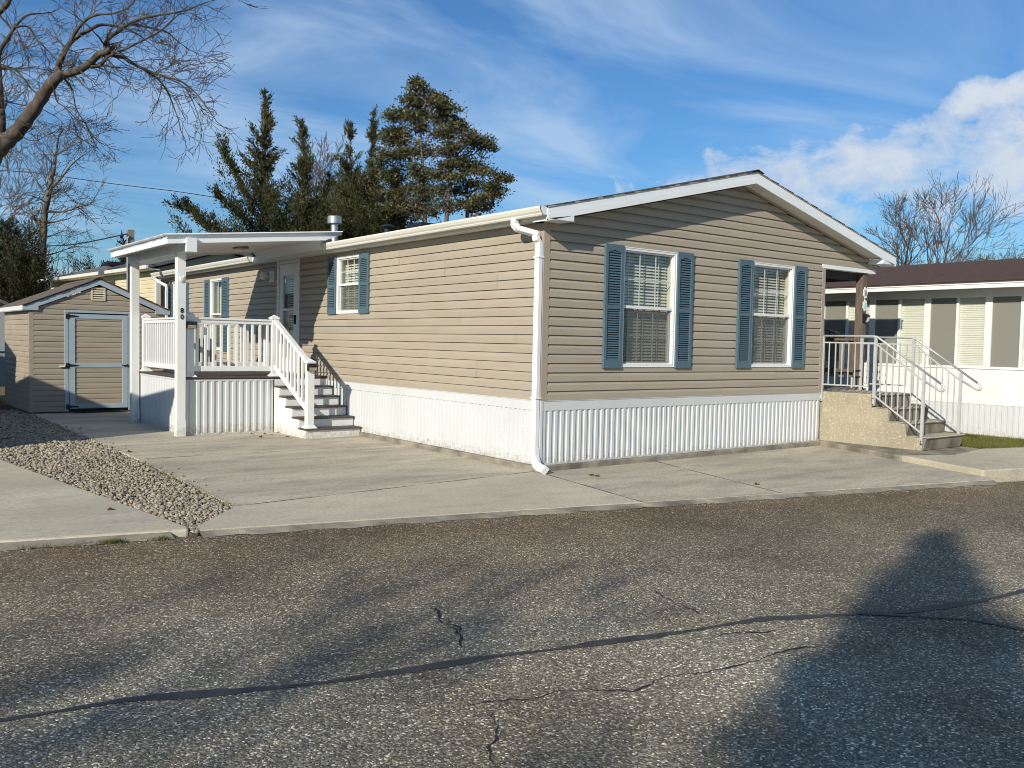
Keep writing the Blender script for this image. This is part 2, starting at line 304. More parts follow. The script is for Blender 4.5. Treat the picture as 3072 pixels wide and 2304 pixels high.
def empty(name, loc, parent=None):
    o = bpy.data.objects.new(name, None); COL.objects.link(o); o.empty_display_size = 0.2
    o['org'] = tuple(loc); o.location = loc
    attach(o, parent); return o
def tag(o, label=None, cat=None, group=None, kind=None):
    for k, v in (('label', label), ('category', cat), ('group', group), ('kind', kind)):
        if v: o[k] = v
    return o
def thing(name, label, cat, loc, group=None): return tag(empty(name, loc), label, cat, group)
def inst(o, name, parent, loc=None, rot=None, scale=None):
    c = bpy.data.objects.new(name, o.data); COL.objects.link(c)
    if loc is not None: c.location = loc
    if rot is not None: c.rotation_euler = rot
    if scale is not None: c.scale = scale
    for md in o.modifiers:
        b = c.modifiers.new('bevel', 'BEVEL'); b.width = md.width; b.segments = md.segments; b.limit_method = 'ANGLE'; b.angle_limit = md.angle_limit
    attach(c, parent); return c
def unp(u, v, d): return CAM + (FW + RT * ((u - 1536) / FPX) + UP * ((1152 - v) / FPX)) * d

# ------------------------------------------------------------------ ground, road, slabs
ROADZ = -0.045
ky = lambda x: -1.337 - 0.245 * (x + 5.021)
g = MB(); g.quad((-900, -900, -0.12), (900, -900, -0.12), (900, 900, -0.12), (-900, 900, -0.12)); tag(g.build('ground', 'dirt'), kind='structure')
g = MB(); W_ = 6.6
g.quad((-60, ky(-60) + 0.05, ROADZ), (-60, ky(-60) - W_, ROADZ), (60, ky(60) - W_, ROADZ), (60, ky(60) + 0.05, ROADZ)); tag(g.build('road', 'asphalt'), kind='structure')

def slab(name, pts, z1, z0, m, parent, jit=0.0, bevel=0.004):
    b = MB(); b.prism(pts, 'z', z0, z1); return b.build(name, m, parent, bevel)
drv = tag(empty('driveway', (-2.3, 2, 0)), kind='structure')
G = 0.007
slab('concrete_slab', [(-4.17, 3.72 + G), (0.25, 3.50 + G), (0.25, 12.3), (-4.12, 12.3)], 0.0, -0.11, 'concrete', drv)
slab('concrete_slab', [(-4.31, -0.34 + G), (-0.02, 0.02 + G), (0.25, 0.1), (0.25, 3.50 - G), (-4.17, 3.72 - G)], 0.0, -0.11, 'concrete', drv)
slab('concrete_slab', [(-4.31, -0.34 - G), (-4.93, -1.10), (-5.0, ky(-5.0) + 0.09), (-0.49 - G, ky(-0.49) + 0.06), (-0.04 - G, 0.02 - G)], 0.0, -0.11, 'concrete_pale', drv)
slab('concrete_slab', [(-0.04 + G, 0.015), (-0.49 + G, ky(-0.49) + 0.06), (1.40 - G, ky(1.40) + 0.06), (2.2 - G, -0.05), (2.2 - G, 0.2), (0.3, 0.2)], 0.0, -0.11, 'concrete', drv)
slab('concrete_slab', [(2.2 + G, -0.05), (1.40 + G, ky(1.40) + 0.06), (4.95, ky(4.95) + 0.06), (5.12, -3.57), (6.50, -0.02), (6.5, 0.2), (2.2 + G, 0.2)], 0.0, -0.11, 'concrete', drv)
# worn edge strip along the road
kb = MB()
xs = np.arange(-4.98, 5.0, 0.16)
for a, b in zip(xs, xs[1:]):
    j0, j1 = [0.03 * math.sin(9 * q) + 0.02 * math.sin(23 * q + 1) for q in (a, b)]
    kb.quad((a, ky(a) + 0.062, -0.006), (a, ky(a) - 0.045 + j0, ROADZ + 0.004), (b, ky(b) - 0.045 + j1, ROADZ + 0.004), (b, ky(b) + 0.062, -0.006))
kb.build('kerb_edge', 'concrete_stained', drv)
nd = tag(empty('neighbour_drive', (-8, 1, 0)), kind='structure')
slab('concrete_slab', [(-5.05, ky(-5.05) + 0.10), (-5.02, -1.13), (-5.76, 4.59), (-6.7, 12.0), (-13, 12), (-13, ky(-13) + 0.1)], 0.012, -0.11, 'concrete_pale', nd, bevel=0.02)
kb = MB()
xs = np.arange(-13, -5.0, 0.2)
for a, b in zip(xs, xs[1:]): kb.quad((a, ky(a) + 0.102, -0.004), (a, ky(a) - 0.03 + 0.02 * math.sin(11 * a), ROADZ + 0.004), (b, ky(b) - 0.03 + 0.02 * math.sin(11 * b), ROADZ + 0.004), (b, ky(b) + 0.102, -0.004))
kb.build('kerb_edge', 'concrete_stained', nd)
# raised front walk on the right
wk = tag(empty('walkway', (6.5, -2.5, 0)), kind='structure')
slab('walk_slab', [(6.50, -0.03), (5.72, -1.98), (6.62, -2.36), (7.95, -2.17), (8.1, -1.6), (8.1, 0.3), (6.5, 0.3)], 0.085, -0.11, 'concrete_stained', wk, bevel=0.02)
slab('walk_slab', [(5.715, -1.995), (5.13, -3.50), (7.3, -4.03), (8.16, -2.24), (7.95, -2.185), (6.62, -2.375)], 0.088, -0.11, 'concrete_pale', wk, bevel=0.02)
slab('walk_slab', [(7.315, -4.03), (8.175, -2.24), (14, -3.7), (13.3, -5.6)], 0.084, -0.11, 'concrete_pale', wk, bevel=0.02)
slab('kerb_gap', [(-5.045, -1.125), (-4.935, -1.095), (-4.995, ky(-4.995) + 0.03), (-5.045, ky(-5.045) + 0.03)], -0.016, -0.11, 'gravel_bed', nd)
# lawn at the right, gravel bed at the left
g = MB(); g.poly([(8.12, -1.6, 0.055), (8.12, 3, 0.055), (10.62, 3, 0.055), (10.62, -3.0, 0.055), (8.16, -2.22, 0.055)]); tag(g.build('lawn_soil', 'dirt'), kind='structure')
g = MB(); g.poly([(10.62, -3.0, 0.053), (10.62, -0.2, 0.053), (16, -0.2, 0.053), (16, -4.2, 0.053)]); tag(g.build('lawn_soil_far', 'dirt'), kind='structure')
GP = [(-4.99, -1.30), (-4.93, -1.10), (-4.30, -0.34), (-4.17, 3.72), (-4.12, 12.1), (-4.2, 17.5), (-7.5, 17.5), (-6.7, 12.0), (-5.76, 4.59), (-5.02, -1.13), (-5.03, -1.30)]
g = MB(); g.poly([(x, y, -0.022) for x, y in GP]); tag(g.build('gravel_bed', 'gravel_bed'), kind='structure')

def crack_strip(name, pts, w, m, z, jw=0.0, seed=1, kind='structure'):
    r = random.Random(seed); b = MB(); P = []
    for (x0, y0), (x1, y1) in zip(pts, pts[1:]):
        n = max(2, int(math.hypot(x1 - x0, y1 - y0) / (0.035 if name == 'road_crack' else 0.07)))
        for k in range(n): P.append((x0 + (x1 - x0) * k / n, y0 + (y1 - y0) * k / n))
    P.append(pts[-1]); L_ = []; ph = r.random() * 9
    for i, (x, y) in enumerate(P):
        a = P[max(i - 1, 0)]; c = P[min(i + 1, len(P) - 1)]; d = Vector((c[0] - a[0], c[1] - a[1])).normalized()
        ww = w * (0.75 + 0.35 * math.sin(i * 0.37 + ph) + 0.25 * (r.random() - 0.5)); o = jw * 1.6 * (r.random() - 0.5) + jw * 0.7 * math.sin(i * 0.5 + ph)
        ww *= (min(1, 0.25 + 0.3 * min(i, len(P) - 1 - i)) * r.choice((0.45, 0.8, 1.1, 1.5))) if name == 'road_crack' else 1
        L_.append(((x - d.y * (o + ww / 2), y + d.x * (o + ww / 2), z), (x - d.y * (o - ww / 2), y + d.x * (o - ww / 2), z)))
    for (a, b_), (c, d_) in zip(L_, L_[1:]): b.quad(a, b_, d_, c)
    return tag(b.build(name, m), kind=kind)
TZ = ROADZ + 0.004
for i, (pts, w_) in enumerate((([(-4.30, -0.34), (-2.1, -0.16), (-0.03, 0.02)], 0.020), ([(-0.04, 0.01), (-0.49, ky(-0.49) + 0.07)], 0.016), ([(2.2, -0.06), (1.40, ky(1.40) + 0.07)], 0.014), ([(-4.17, 3.72), (-2, 3.61), (-0.1, 3.505)], 0.016))):
    o = crack_strip('slab_joint', pts, w_, 'crack', 0.0016, 0.002, 30 + i); o.parent = drv; o.matrix_parent_inverse = Matrix.Translation(-Vector(drv['org'])); del o['kind']
crack_strip('tar_seam', [(-7.3, -4.50), (-6.961, -4.585), (-6.446, -4.672), (-5.571, -5.019), (-4.672, -5.194), (-3.655, -5.464), (-2.728, -5.657), (-1.88, -6.08), (-1.138, -6.27), (-0.3, -6.36), (2, -6.9)], 0.082, 'tar', TZ, 0.006, 3)
crack_strip('tar_seam', [(-2.138, -5.93), (-1.903, -6.155), (-1.642, -6.427), (-1.50, -6.9), (-1.3, -7.6)], 0.06, 'tar', TZ + 0.003, 0.006, 4)
def gp(u, v): 
    d = FW + RT * ((u - 1536) / FPX) + UP * ((1152 - v) / FPX); t = (ROADZ - CAM.z) / d.z; p = CAM + d * t; return (p.x, p.y)
crack_strip('road_crack', [gp(*q) for q in ((1400, 2120), (1560, 2100), (1680, 2075), (1890, 2072), (2010, 2030), (2200, 2005), (2330, 1960), (2450, 1938))], 0.013, 'crack', TZ, 0.02, 5)
crack_strip('road_crack', [gp(*q) for q in ((1302, 1825), (1330, 1865), (1372, 1905), (1400, 1945))], 0.02, 'crack', TZ, 0.022, 6)
crack_strip('road_crack', [gp(*q) for q in ((1318, 1838), (1352, 1872), (1376, 1900))], 0.022, 'crack', TZ + 0.001, 0.03, 16)
crack_strip('road_crack', [gp(*q) for q in ((2070, 1920), (2170, 1905), (2340, 1892))], 0.014, 'crack', TZ, 0.02, 7)
crack_strip('road_crack', [gp(*q) for q in ((1960, 1770), (2040, 1815), (2110, 1850))], 0.014, 'crack', TZ, 0.02, 8)
crack_strip('road_crack', [gp(*q) for q in ((1475, 2120), (1490, 2180), (1470, 2230), (1500, 2304))], 0.009, 'crack', TZ, 0.02, 9)

# ------------------------------------------------------------------ siding courses
def course_mesh(T, h0, h1, segs, lim=None, dep=0.027):
    """one lap course between h0 and h1; segs = [(s0, s1, za, zb)]; lim(h) -> (smin, smax)"""
    b = MB(T); H = h1 - h0
    prof = [(0.0, -0.004), (0.0, dep), (0.62, dep - 0.001), (0.66, dep - 0.003), (1.0, 0.001)]
    def off(h):
        t = (h - h0) / H
        for (a, oa), (c, oc) in zip(prof[1:], prof[2:]):
            if a <= t <= c: return oa + (oc - oa) * (t - a) / (c - a)
        return 0.001
    for s0, s1, za, zb in segs:
        lv = sorted(set([za, zb] + [h0 + t * H for t, _ in prof if za < h0 + t * H < zb] + ([za + (zb - za) * k / 6 for k in range(7)] if lim else [])))
        rows = [(h, off(h)) for h in lv]
        if abs(za - h0) < 1e-6: rows = [(h0 + 0.0005, -0.004)] + rows
        for (ha, oa), (hb, ob) in zip(rows, rows[1:]):
            la = lim(ha) if lim else (s0, s1); lb = lim(hb) if lim else (s0, s1)
            a0, a1, b0, b1 = max(s0, la[0]), min(s1, la[1]), max(s0, lb[0]), min(s1, lb[1])
            if a1 - a0 < 1e-4 and b1 - b0 < 1e-4: continue
            if b1 < b0: b0 = b1 = (b0 + b1) / 2
            b.quad((a0, oa, ha), (a1, oa, ha), (b1, ob, hb), (b0, ob, hb))
    return b
def segs_for(s0, s1, h0, h1, opens):
    out = [(s0, s1)]; part = []
    for (a, b, za, zb) in opens:
        if zb <= h0 or za >= h1: continue
        nw = []
        for (p, q) in out:
            if b <= p or a >= q: nw.append((p, q)); continue
            if p < a: nw.append((p, a))
            if b < q: nw.append((b, q))
        out = nw
        if za > h0: part.append((a, b, h0, za))
        if zb < h1: part.append((a, b, zb, h1))
    return [(p, q, h0, h1) for p, q in out] + part
PANEL = 3.66
def side(T, s0, s1, z0, ztop, pitch, opens, m, wall, lim=None, dep=0.027, smax=None):
    k = 0
    while z0 + k * pitch < ztop - 0.01:
        h0 = z0 + k * pitch; h1 = min(h0 + pitch, ztop); e = smax(h0) if smax else s1
        for a, c, za, zb in segs_for(s0, e, h0, h0 + pitch, opens):
            if za >= ztop: continue
            ofs = (1.37 * (k // 2)) % PANEL; cuts = [a] + [x for x in np.arange(s0 - PANEL + ofs, c, PANEL) if a + 0.25 < x < c - 0.25] + [c]
            for ci, (p0, p1) in enumerate(zip(cuts, cuts[1:])):
                lap = 0.02 if ci < len(cuts) - 2 else 0.0; out = 0.0034 * (ci % 2) + 0.0008 * math.sin(3.1 * k + ci)
                TT = lambda s_, o_, z_, out=out: T(s_, o_ + out, z_)
                b = course_mesh(TT, h0, h0 + pitch, [(float(p0), float(p1) + lap, za, min(zb, ztop))], lim, dep)
                if b.f: b.build('siding_course', m, wall)
        k += 1

Z0, DP = 0.955, 0.127; HW = 8.14; XR = 4.08; SL = 0.237
EAVE = 3.337; LEN = 16.32
home = thing('mobile_home', 'tan vinyl-sided mobile home with blue shutters and white ribbed skirting', 'mobile home', (HW / 2, LEN / 2, 0))
wl = empty('long_wall', (0, LEN / 2, Z0), home); wg = empty('gable_wall', (HW / 2, 0, Z0), home)
WIN_G = [(1.45, 2.58), (4.42, 5.56)]; WZ = (1.41, 3.13)
op_g = [(a, b, *WZ) for a, b in WIN_G]
op_l = [(5.10, 5.985, 2.205, 3.255), (7.66, 8.79, 0.9, 3.40), (12.05, 12.91, 1.41, 3.142), (15.0, 15.88, 1.41, 3.142)]
side(LON, 0.085, LEN, Z0, EAVE + 0.02, DP, op_l, 'siding', wl)
apz = 4.303
lim = lambda h: (XR - (apz - h) / SL if h > 3.3 else -1, XR + (apz - h) / SL if h > 3.3 else 99)
side(GAB, 0.085, 6.43, Z0, apz, DP, op_g, 'siding', wg, lim, smax=lambda h: 6.43 if h < 3.2 else HW)
# J-channels and corner posts
b = MB(); b.box(-0.028, 0.088, -0.028, 0.012, Z0 + 0.002, EAVE); b.box(-0.028, 0.012, 0.012, 0.088, Z0 + 0.002, EAVE); b.build('corner_post', 'trim_tan', home, 0.006)
b = MB(GAB); b.box(6.43, 6.525, -0.06, 0.029, Z0 + 0.002, 3.165); b.build('corner_post', 'trim_tan', home, 0.005)
b = MB(GAB); b.box(6.42, 8.16, -0.10, 0.033, 3.166, 3.238); b.build('porch_beam_trim', 'fascia_white', home, 0.004)
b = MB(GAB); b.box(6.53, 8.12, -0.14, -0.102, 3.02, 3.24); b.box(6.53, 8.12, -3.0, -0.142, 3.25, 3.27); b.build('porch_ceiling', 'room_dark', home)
b = MB(); b.box(8.02, 8.12, 0.1, 3.0, 3.05, 3.245); b.build('porch_side_beam', 'wood', home)
b = MB(); b.box(6.50, 6.53, 0.03, 3.0, 0.98, 3.24); b.box(6.53, 8.1, 3.0, 3.04, 0.98, 3.24); b.build('porch_inner_wall', 'siding', home)
# far walls of the home (seen only from elsewhere)
b = MB(); b.box(HW - 0.02, HW + 0.01, 3.04, LEN, 0.9, EAVE); b.box(0.02, HW, LEN - 0.02, LEN + 0.01, 0.9, 3.4); b.build('back_wall', 'siding', home)

# ---- skirting
def skirt_panel(T, w, z0, z1, pitch=0.106, dep=0.017, flip=1):
    b = MB(T); n = round(w / pitch); pr = []
    for k in range(n):
        a = k * pitch
        pr += [(a, 0.0), (a + 0.004, 0.0), (a + 0.012, dep), (a + 0.058, dep), (a + 0.068, 0.003), (a + 0.100, 0.003)]
    pr.append((w, 0.0))
    for (p, o), (q, o2) in zip(pr, pr[1:]): b.quad((p, o, z0), (q, o2, z0), (q, o2, z1), (p, o, z1))
    return b
def skirting(T, s0, s1, z0, zb, z1, parent, m='skirt_vinyl', back=-0.02, pw=0.424, mv=(1, 0)):
    b = MB(T); b.box(s0, s1, back, 0.020, zb, z1 - 0.012); b.box(s0, s1, back, 0.026, z1 - 0.012, z1)
    b.box(s0, s1, back, 0.016, z0, z0 + 0.03); sk = b.build('skirting', m, parent, 0.003)
    n = round((s1 - s0) / pw); w = (s1 - s0) / n
    pm = skirt_panel(T, w, z0 + 0.028, zb + 0.003, w / 4)
    first = pm.build('skirting_panel', m, sk)
    for k in range(n):
        loc = (s0 + k * w, 0, 0) if T is GAB else (0, s0 + k * w, 0)
        if T not in (GAB, LON): loc = (s0 + k * w) * Vector((mv[0], mv[1], 0))
        if k == 0: first.location = loc
        else: inst(first, 'skirting_panel', sk, loc)
    return sk
skirting(GAB, 0.02, 6.52, 0.075, 0.815, Z0, home)
skirting(LON, 0.02, 6.34, 0.075, 0.815, Z0, home)
b = MB(LON); b.box(6.36, LEN, -0.02, 0.01, 0.0, Z0 - 0.002); b.build('rear_skirting', 'skirt_vinyl', home)
b = MB(); b.box(-0.028, 0.02, -0.028, 0.02, 0.072, 0.957); b.build('skirting_corner', 'skirt_vinyl', home, 0.004)
b = MB(); b.prism([(-0.075, -0.075), (6.55, -0.06), (6.55, 0.1), (0.1, 0.1), (0.1, 6.5), (-0.06, 6.5)], 'z', -0.05, 0.074); b.build('foundation', 'concrete_stained', home, 0.012)

# ---- windows
def shutter(T, s0, s1, z0, z1, parent, n_top, n_bot, zmid):
    b = MB(T); st = 0.055
    b.box(s0, s0 + st, 0.0, 0.063, z0, z1); b.box(s1 - st, s1, 0.0, 0.063, z0, z1)
    b.box(s0 + st, s1 - st, 0.0, 0.062, z0, z0 + 0.115); b.box(s0 + st, s1 - st, 0.0, 0.062, zmid - 0.03, zmid + 0.03)
    mid = (s0 + s1) / 2; hw = mid - s0 - st
    pts = [(mid - hw, z1), (mid + hw, z1), (mid + hw, z1 - 0.115)] + [(mid + hw * t, z1 - 0.115 + 0.03 * math.cos(t * math.pi / 2) ** 1.5) for t in (0.85, 0.6, 0.3, 0, -0.3, -0.6, -0.85)] + [(mid - hw, z1 - 0.115)]
    b.prism(pts, 'o', 0.0, 0.0615); b.box(s0 + 0.003, s1 - 0.003, -0.001, 0.0305, z0 + 0.003, z1 - 0.003)
    sh = b.build('shutter', 'shutter_blue', parent, 0.004)
    l = MB(T)
    for za, zb, n in ((z0 + 0.115, zmid - 0.03, n_bot), (zmid + 0.03, z1 - 0.085, n_top)):
        p = (zb - za) / n
        for k in range(n):
            h = za + k * p; l.prism([(0.053, h + 0.1 * p), (0.057, h + 0.2 * p), (0.036, h + 1.05 * p), (0.031, h + 1.0 * p)], 's', s0 + st - 0.002, s1 - st + 0.002)
    tag(l.build('louvres', 'shutter_blue', sh), kind='stuff')
    return sh
def window(T, s0, s1, z0, z1, parent, vm, hm, slats=True, screen=True, single=False, tint='glass', tilt=-52):
    b = MB(T); b.ring(s0, s1, z0, z1, 0.042, -0.05, 0.036); b.ring(s0 - 0.006, s1 + 0.006, z0 - 0.006, z1 + 0.006, 0.014, 0.0, 0.042)
    wn = b.build('window', 'vinyl', parent, 0.003); a0, a1, y0, y1 = s0 + 0.042, s1 - 0.042, z0 + 0.042, z1 - 0.042
    ym = y0 + (y1 - y0) * 0.505
    if not single:
        b = MB(T); b.ring(a0, a1, ym - 0.02, y1, 0.022, -0.035, 0.012, wb=0.042); b.build('upper_sash', 'vinyl', wn, 0.002)
        b = MB(T); b.ring(a0, a1, y0, ym + 0.018, 0.030, -0.062, -0.018, wb=0.034, wt=0.036); b.build('lower_sash', 'vinyl', wn, 0.002)
        rects = [(a0 + 0.022, a1 - 0.022, ym + 0.02, y1 - 0.022, -0.012), (a0 + 0.03, a1 - 0.03, y0 + 0.034, ym - 0.018, -0.038)]
    else: rects = [(a0, a1, y0, y1, -0.012)]
    for i, (p, q, c, d, o) in enumerate(rects):
        b = MB(T); b.box(p - 0.004, q + 0.004, o - 0.002, o + 0.002, c - 0.004, d + 0.004); b.build('pane', tint, wn)
        for k in range(1, vm + 1):
            x = p + (q - p) * k / (vm + 1); b = MB(T); b.box(x - 0.008, x + 0.008, o - 0.012, o - 0.004, c, d); b.build('muntin', 'vinyl', wn)
        for k in range(1, hm + 1):
            x = c + (d - c) * k / (hm + 1); b = MB(T); b.box(p, q, o - 0.0115, o - 0.0045, x - 0.008, x + 0.008); b.build('muntin', 'vinyl', wn)
        if screen and i == 1:
            b = MB(T); b.box(p - 0.02, q + 0.02, -0.0165, -0.0155, c - 0.02, d + 0.02); b.build('insect_screen', 'insect_screen', wn)
    D = -0.19
    b = MB(T); b.quad((a0 - .02, -0.055, y0 - .02), (a0 - .02, D, y0 - .02), (a0 - .02, D, y1 + .02), (a0 - .02, -0.055, y1 + .02)); b.quad((a1 + .02, -0.055, y0 - .02), (a1 + .02, D, y0 - .02), (a1 + .02, D, y1 + .02), (a1 + .02, -0.055, y1 + .02))
    b.quad((a0 - .02, -0.055, y1 + .02), (a1 + .02, -0.055, y1 + .02), (a1 + .02, D, y1 + .02), (a0 - .02, D, y1 + .02)); b.quad((a0 - .02, -0.055, y0 - .02), (a1 + .02, -0.055, y0 - .02), (a1 + .02, D, y0 - .02), (a0 - .02, D, y0 - .02)); b.build('inner_jamb', 'cream_inner', wn)
    b = MB(T); b.quad((a0 - .1, D - 0.05, y0 - .1), (a1 + .1, D - 0.05, y0 - .1), (a1 + .1, D - 0.05, y1 + .1), (a0 - .1, D - 0.05, y1 + .1)); b.build('room_backdrop', 'room_dark', wn)
    if slats:
        p = 0.046; n = int((y1 - y0) / p); t = math.radians(tilt); hw = 0.025; b = MB(T)
        for k in range(1):
            b.prism([(-hw * math.cos(t) + D + 0.06, -hw * math.sin(t)), (-hw * math.cos(t) + D + 0.062, -hw * math.sin(t) - 0.001), (hw * math.cos(t) + D + 0.062, hw * math.sin(t) - 0.001), (hw * math.cos(t) + D + 0.06, hw * math.sin(t))], 's', a0 + 0.002, a1 - 0.002)
        f = b.build('blind_slat', 'blind', wn); f.location = (0, 0, y0 + 0.03)
        for k in range(1, n): inst(f, 'blind_slat', wn, (0, 0, y0 + 0.03 + k * p))
        b = MB(T)
        for t_ in (0.2, 0.5, 0.8): 
            x = a0 + (a1 - a0) * t_; b.box(x - 0.004, x + 0.004, D + 0.09, D + 0.094, y0, y1)
        b.build('blind_tape', 'blind', wn)
    return wn
for a, bb in WIN_G:
    window(GAB, a, bb, *WZ, home, 2, 1)
    for q0, q1 in ((a - 0.365, a - 0.005), (bb + 0.008, bb + 0.36)): shutter(GAB, q0, q1, 1.392, 3.148, home, 21, 22, 2.262)
window(LON, 5.10, 5.985, 2.205, 3.255, home, 2, 1)
shutter(LON, 4.735, 5.09, 2.19, 3.262, home, 13, 12, 2.72); shutter(LON, 5.995, 6.34, 2.19, 3.262, home, 13, 12, 2.72)
window(LON, 12.05, 12.91, 1.41, 3.142, home, 1, 0, slats=False); shutter(LON, 11.63, 12.04, 1.39, 3.15, home, 21, 22, 2.26); shutter(LON, 12.92, 13.27, 1.39, 3.15, home, 21, 22, 2.26)
window(LON, 15.0, 15.88, 1.41, 3.142, home, 1, 0, slats=False); shutter(LON, 14.58, 14.99, 1.39, 3.15, home, 21, 22, 2.26); shutter(LON, 15.89, 16.27, 1.39, 3.15, home, 21, 22, 2.26)
for y0 in (12.05, 15.0):   # curtains in the two far windows
    b = MB(LON)
    n = 40
    for k in range(n):
        s = y0 + 0.05 + 0.76 * k / n; s2 = y0 + 0.05 + 0.76 * (k + 1) / n
        if 0.42 < k / n < 0.58: continue
        b.quad((s, -0.2 + 0.02 * math.sin(k * 1.9), 1.46), (s2, -0.2 + 0.02 * math.sin(k * 1.9 + 1.9), 1.46), (s2, -0.2 + 0.02 * math.sin(k * 1.9 + 1.9), 3.1), (s, -0.2 + 0.02 * math.sin(k * 1.9), 3.1))
    b.build('curtain', 'blind', home)

# ---- storm door
b = MB(LON); b.box(7.66, 7.79, -0.06, 0.035, 1.0, 3.335); b.box(8.69, 8.79, -0.06, 0.035, 1.0, 3.335); b.box(7.79, 8.69, -0.06, 0.034, 3.27, 3.335)
dr = b.build('door', 'vinyl', home, 0.004)
b = MB(LON); b.ring(7.80, 8.68, 1.03, 3.262, 0.165, -0.03, 0.018, wt=0.235, wb=0.28); b.box(7.965, 8.515, -0.028, 0.016, 2.30, 2.345); b.build('storm_door_frame', 'vinyl', dr, 0.004)
b = MB(LON); b.box(7.96, 8.52, -0.012, -0.008, 1.3, 3.04); b.build('door_glass', 'glass', dr)
b = MB(LON); b.box(7.80, 8.68, -0.16, -0.12, 1.03, 3.262); b.build('inner_door', 'soffit', dr)
b = MB(LON); b.box(8.0, 8.48, -0.119, -0.112, 1.9, 2.98); b.build('inner_door_glass', 'room_dark', dr)
p = 0.05; b = MB(LON); b.prism([(-0.10, 0), (-0.097, 0.002), (-0.085, -0.024), (-0.088, -0.026)], 's', 8.01, 8.47); f = b.build('blind_slat', 'blind', dr); f.location = (0, 0, 2.94)
for k in range(1, 20): inst(f, 'blind_slat', dr, (0, 0, 2.94 - k * p))
b = MB(LON); b.box(7.835, 7.862, 0.018, 0.06, 2.02, 2.20); b.box(7.84, 7.96, 0.05, 0.064, 2.165, 2.185); b.build('door_handle', 'black_metal', dr, 0.003)
# wall light beside the door
wlit = thing('wall_light', 'white porch wall light with frosted glass beside the storm door', 'wall light', (0, 9.05, 2.92))
b = MB(LON); b.box(8.93, 9.19, 0.016, 0.045, 2.92, 3.16); b.build('mount_plate', 'vinyl', wlit, 0.004)
b = MB(LON); b.tube([(9.12, 0.04, 3.04), (9.12, 0.10, 3.05), (9.16, 0.13, 3.05)], 0.018, 8); b.build('arm', 'vinyl', wlit)
b = MB(LON); b.lathe((9.20, 0.15, 2.96), [(0.03, 0), (0.075, 0.03), (0.09, 0.09), (0.075, 0.16), (0.035, 0.19)], 14); b.build('glass_shade', 'frosted', wlit, smooth=True)

# ---- roof
OV = 0.31; YB = -OV; RY1 = 17.05; EX = -0.205
rz = lambda x: 4.505 - SL * abs(x - XR)
b = MB(); 
b.prism([(EX, rz(EX) - 0.02), (XR, rz(XR) - 0.02), (HW + 0.2, rz(HW + 0.2) - 0.02), (HW + 0.2, rz(HW + 0.2)), (XR, rz(XR)), (EX, rz(EX))], 'o', YB + 0.005, RY1)
roof = b.build('roof', 'shingle', home)
n = 31; run = (XR - EX + 0.03) / n
for sgn in (1, -1):
    for k in range(n):
        xa = EX - 0.03 + k * run if sgn > 0 else (2 * XR - EX + 0.03 - k * run); xb = xa + sgn * (run + 0.05)
        za = rz(xa) + 0.012; zb = rz(xb if (xb - XR) * sgn < 0 else XR) + 0.004
        if (xb - XR) * sgn > 0: xb = XR
        jy = 0.012 * math.sin(k * 2.3 + sgn)
        bb = MB(); bb.prism([(xa, za - 0.006), (xa, za + 0.004), (xb, zb + 0.003), (xb, zb - 0.004)], 'o', YB - 0.016 + jy * 0.5, RY1 + 0.02); bb.build('shingle_course', 'shingle', roof)
y = YB - 0.035
for k in range(58):      # ridge caps
    bb = MB(); bb.prism([(XR - 0.15, rz(XR - 0.15) + 0.018), (XR, rz(XR) + 0.026), (XR + 0.15, rz(XR + 0.15) + 0.018), (XR + 0.15, rz(XR + 0.15) + 0.026), (XR, rz(XR) + 0.036), (XR - 0.15, rz(XR - 0.15) + 0.026)], 'o', y, y + 0.31); bb.build('ridge_cap', 'shingle', roof); y += 0.30
# rake fascia (two lapped boards per side), soffits, eave returns
FB = lambda x: 4.325 - SL * abs(x - XR); FT = lambda x: 4.498 - SL * abs(x - XR)
for sgn in (1, -1):
    e = EX if sgn > 0 else 2 * XR - EX
    mid = lambda x: FB(x) + 0.085
    bb = MB(); bb.prism([(e, FB(e)), (XR, FB(XR)), (XR, mid(XR)), (e, mid(e))], 'o', YB - 0.004, YB + 0.02); fa = bb.build('rake_fascia', 'fascia_white', home)
    bb = MB(); bb.prism([(e, mid(e)), (XR, mid(XR)), (XR, FT(XR)), (e, FT(e))], 'o', YB - 0.001, YB + 0.02); bb.build('upper_lap', 'fascia_white', fa)
    bb = MB(); bb.prism([(e - sgn * 0.006, FT(e) - 0.004), (XR, FT(XR) - 0.004), (XR, FT(XR) + 0.012), (e - sgn * 0.006, FT(e) + 0.012)], 'o', YB - 0.012, YB + 0.02); bb.build('drip_edge', 'trim_tan', fa)
    # return box
    x1 = 0.245 if sgn > 0 else 2 * XR - 0.245
    bb = MB(); bb.prism([(e, EAVE), (x1, EAVE), (x1, FB(x1) + 0.002), (e, FB(e) + 0.002)], 'o', YB - 0.0055, -0.017); bb.build('eave_return', 'fascia_white', home, 0.002)
    nseg = 40; L0 = XR - 0.245
    for k in range(nseg):
        xa = x1 + sgn * L0 * k / nseg; xb = x1 + sgn * L0 * (k + 1) / nseg
        g_ = sgn * 0.006
        bb = MB(); bb.prism([(xa, FB(xa) + 0.03), (xa + g_, FB(xa + g_) + 0.022), (xb - g_, FB(xb - g_) + 0.022), (xb, FB(xb) + 0.03)], 'o', YB + 0.02, 0.0); bb.build('soffit_panel', 'soffit', fa)
    bb = MB(); bb.prism([(x1, FB(x1) - 0.012), (XR, FB(XR) - 0.012), (XR, FB(XR) + 0.028), (x1, FB(x1) + 0.028)], 'o', -0.035, -0.018); bb.build('frieze_trim', 'trim_tan', home)
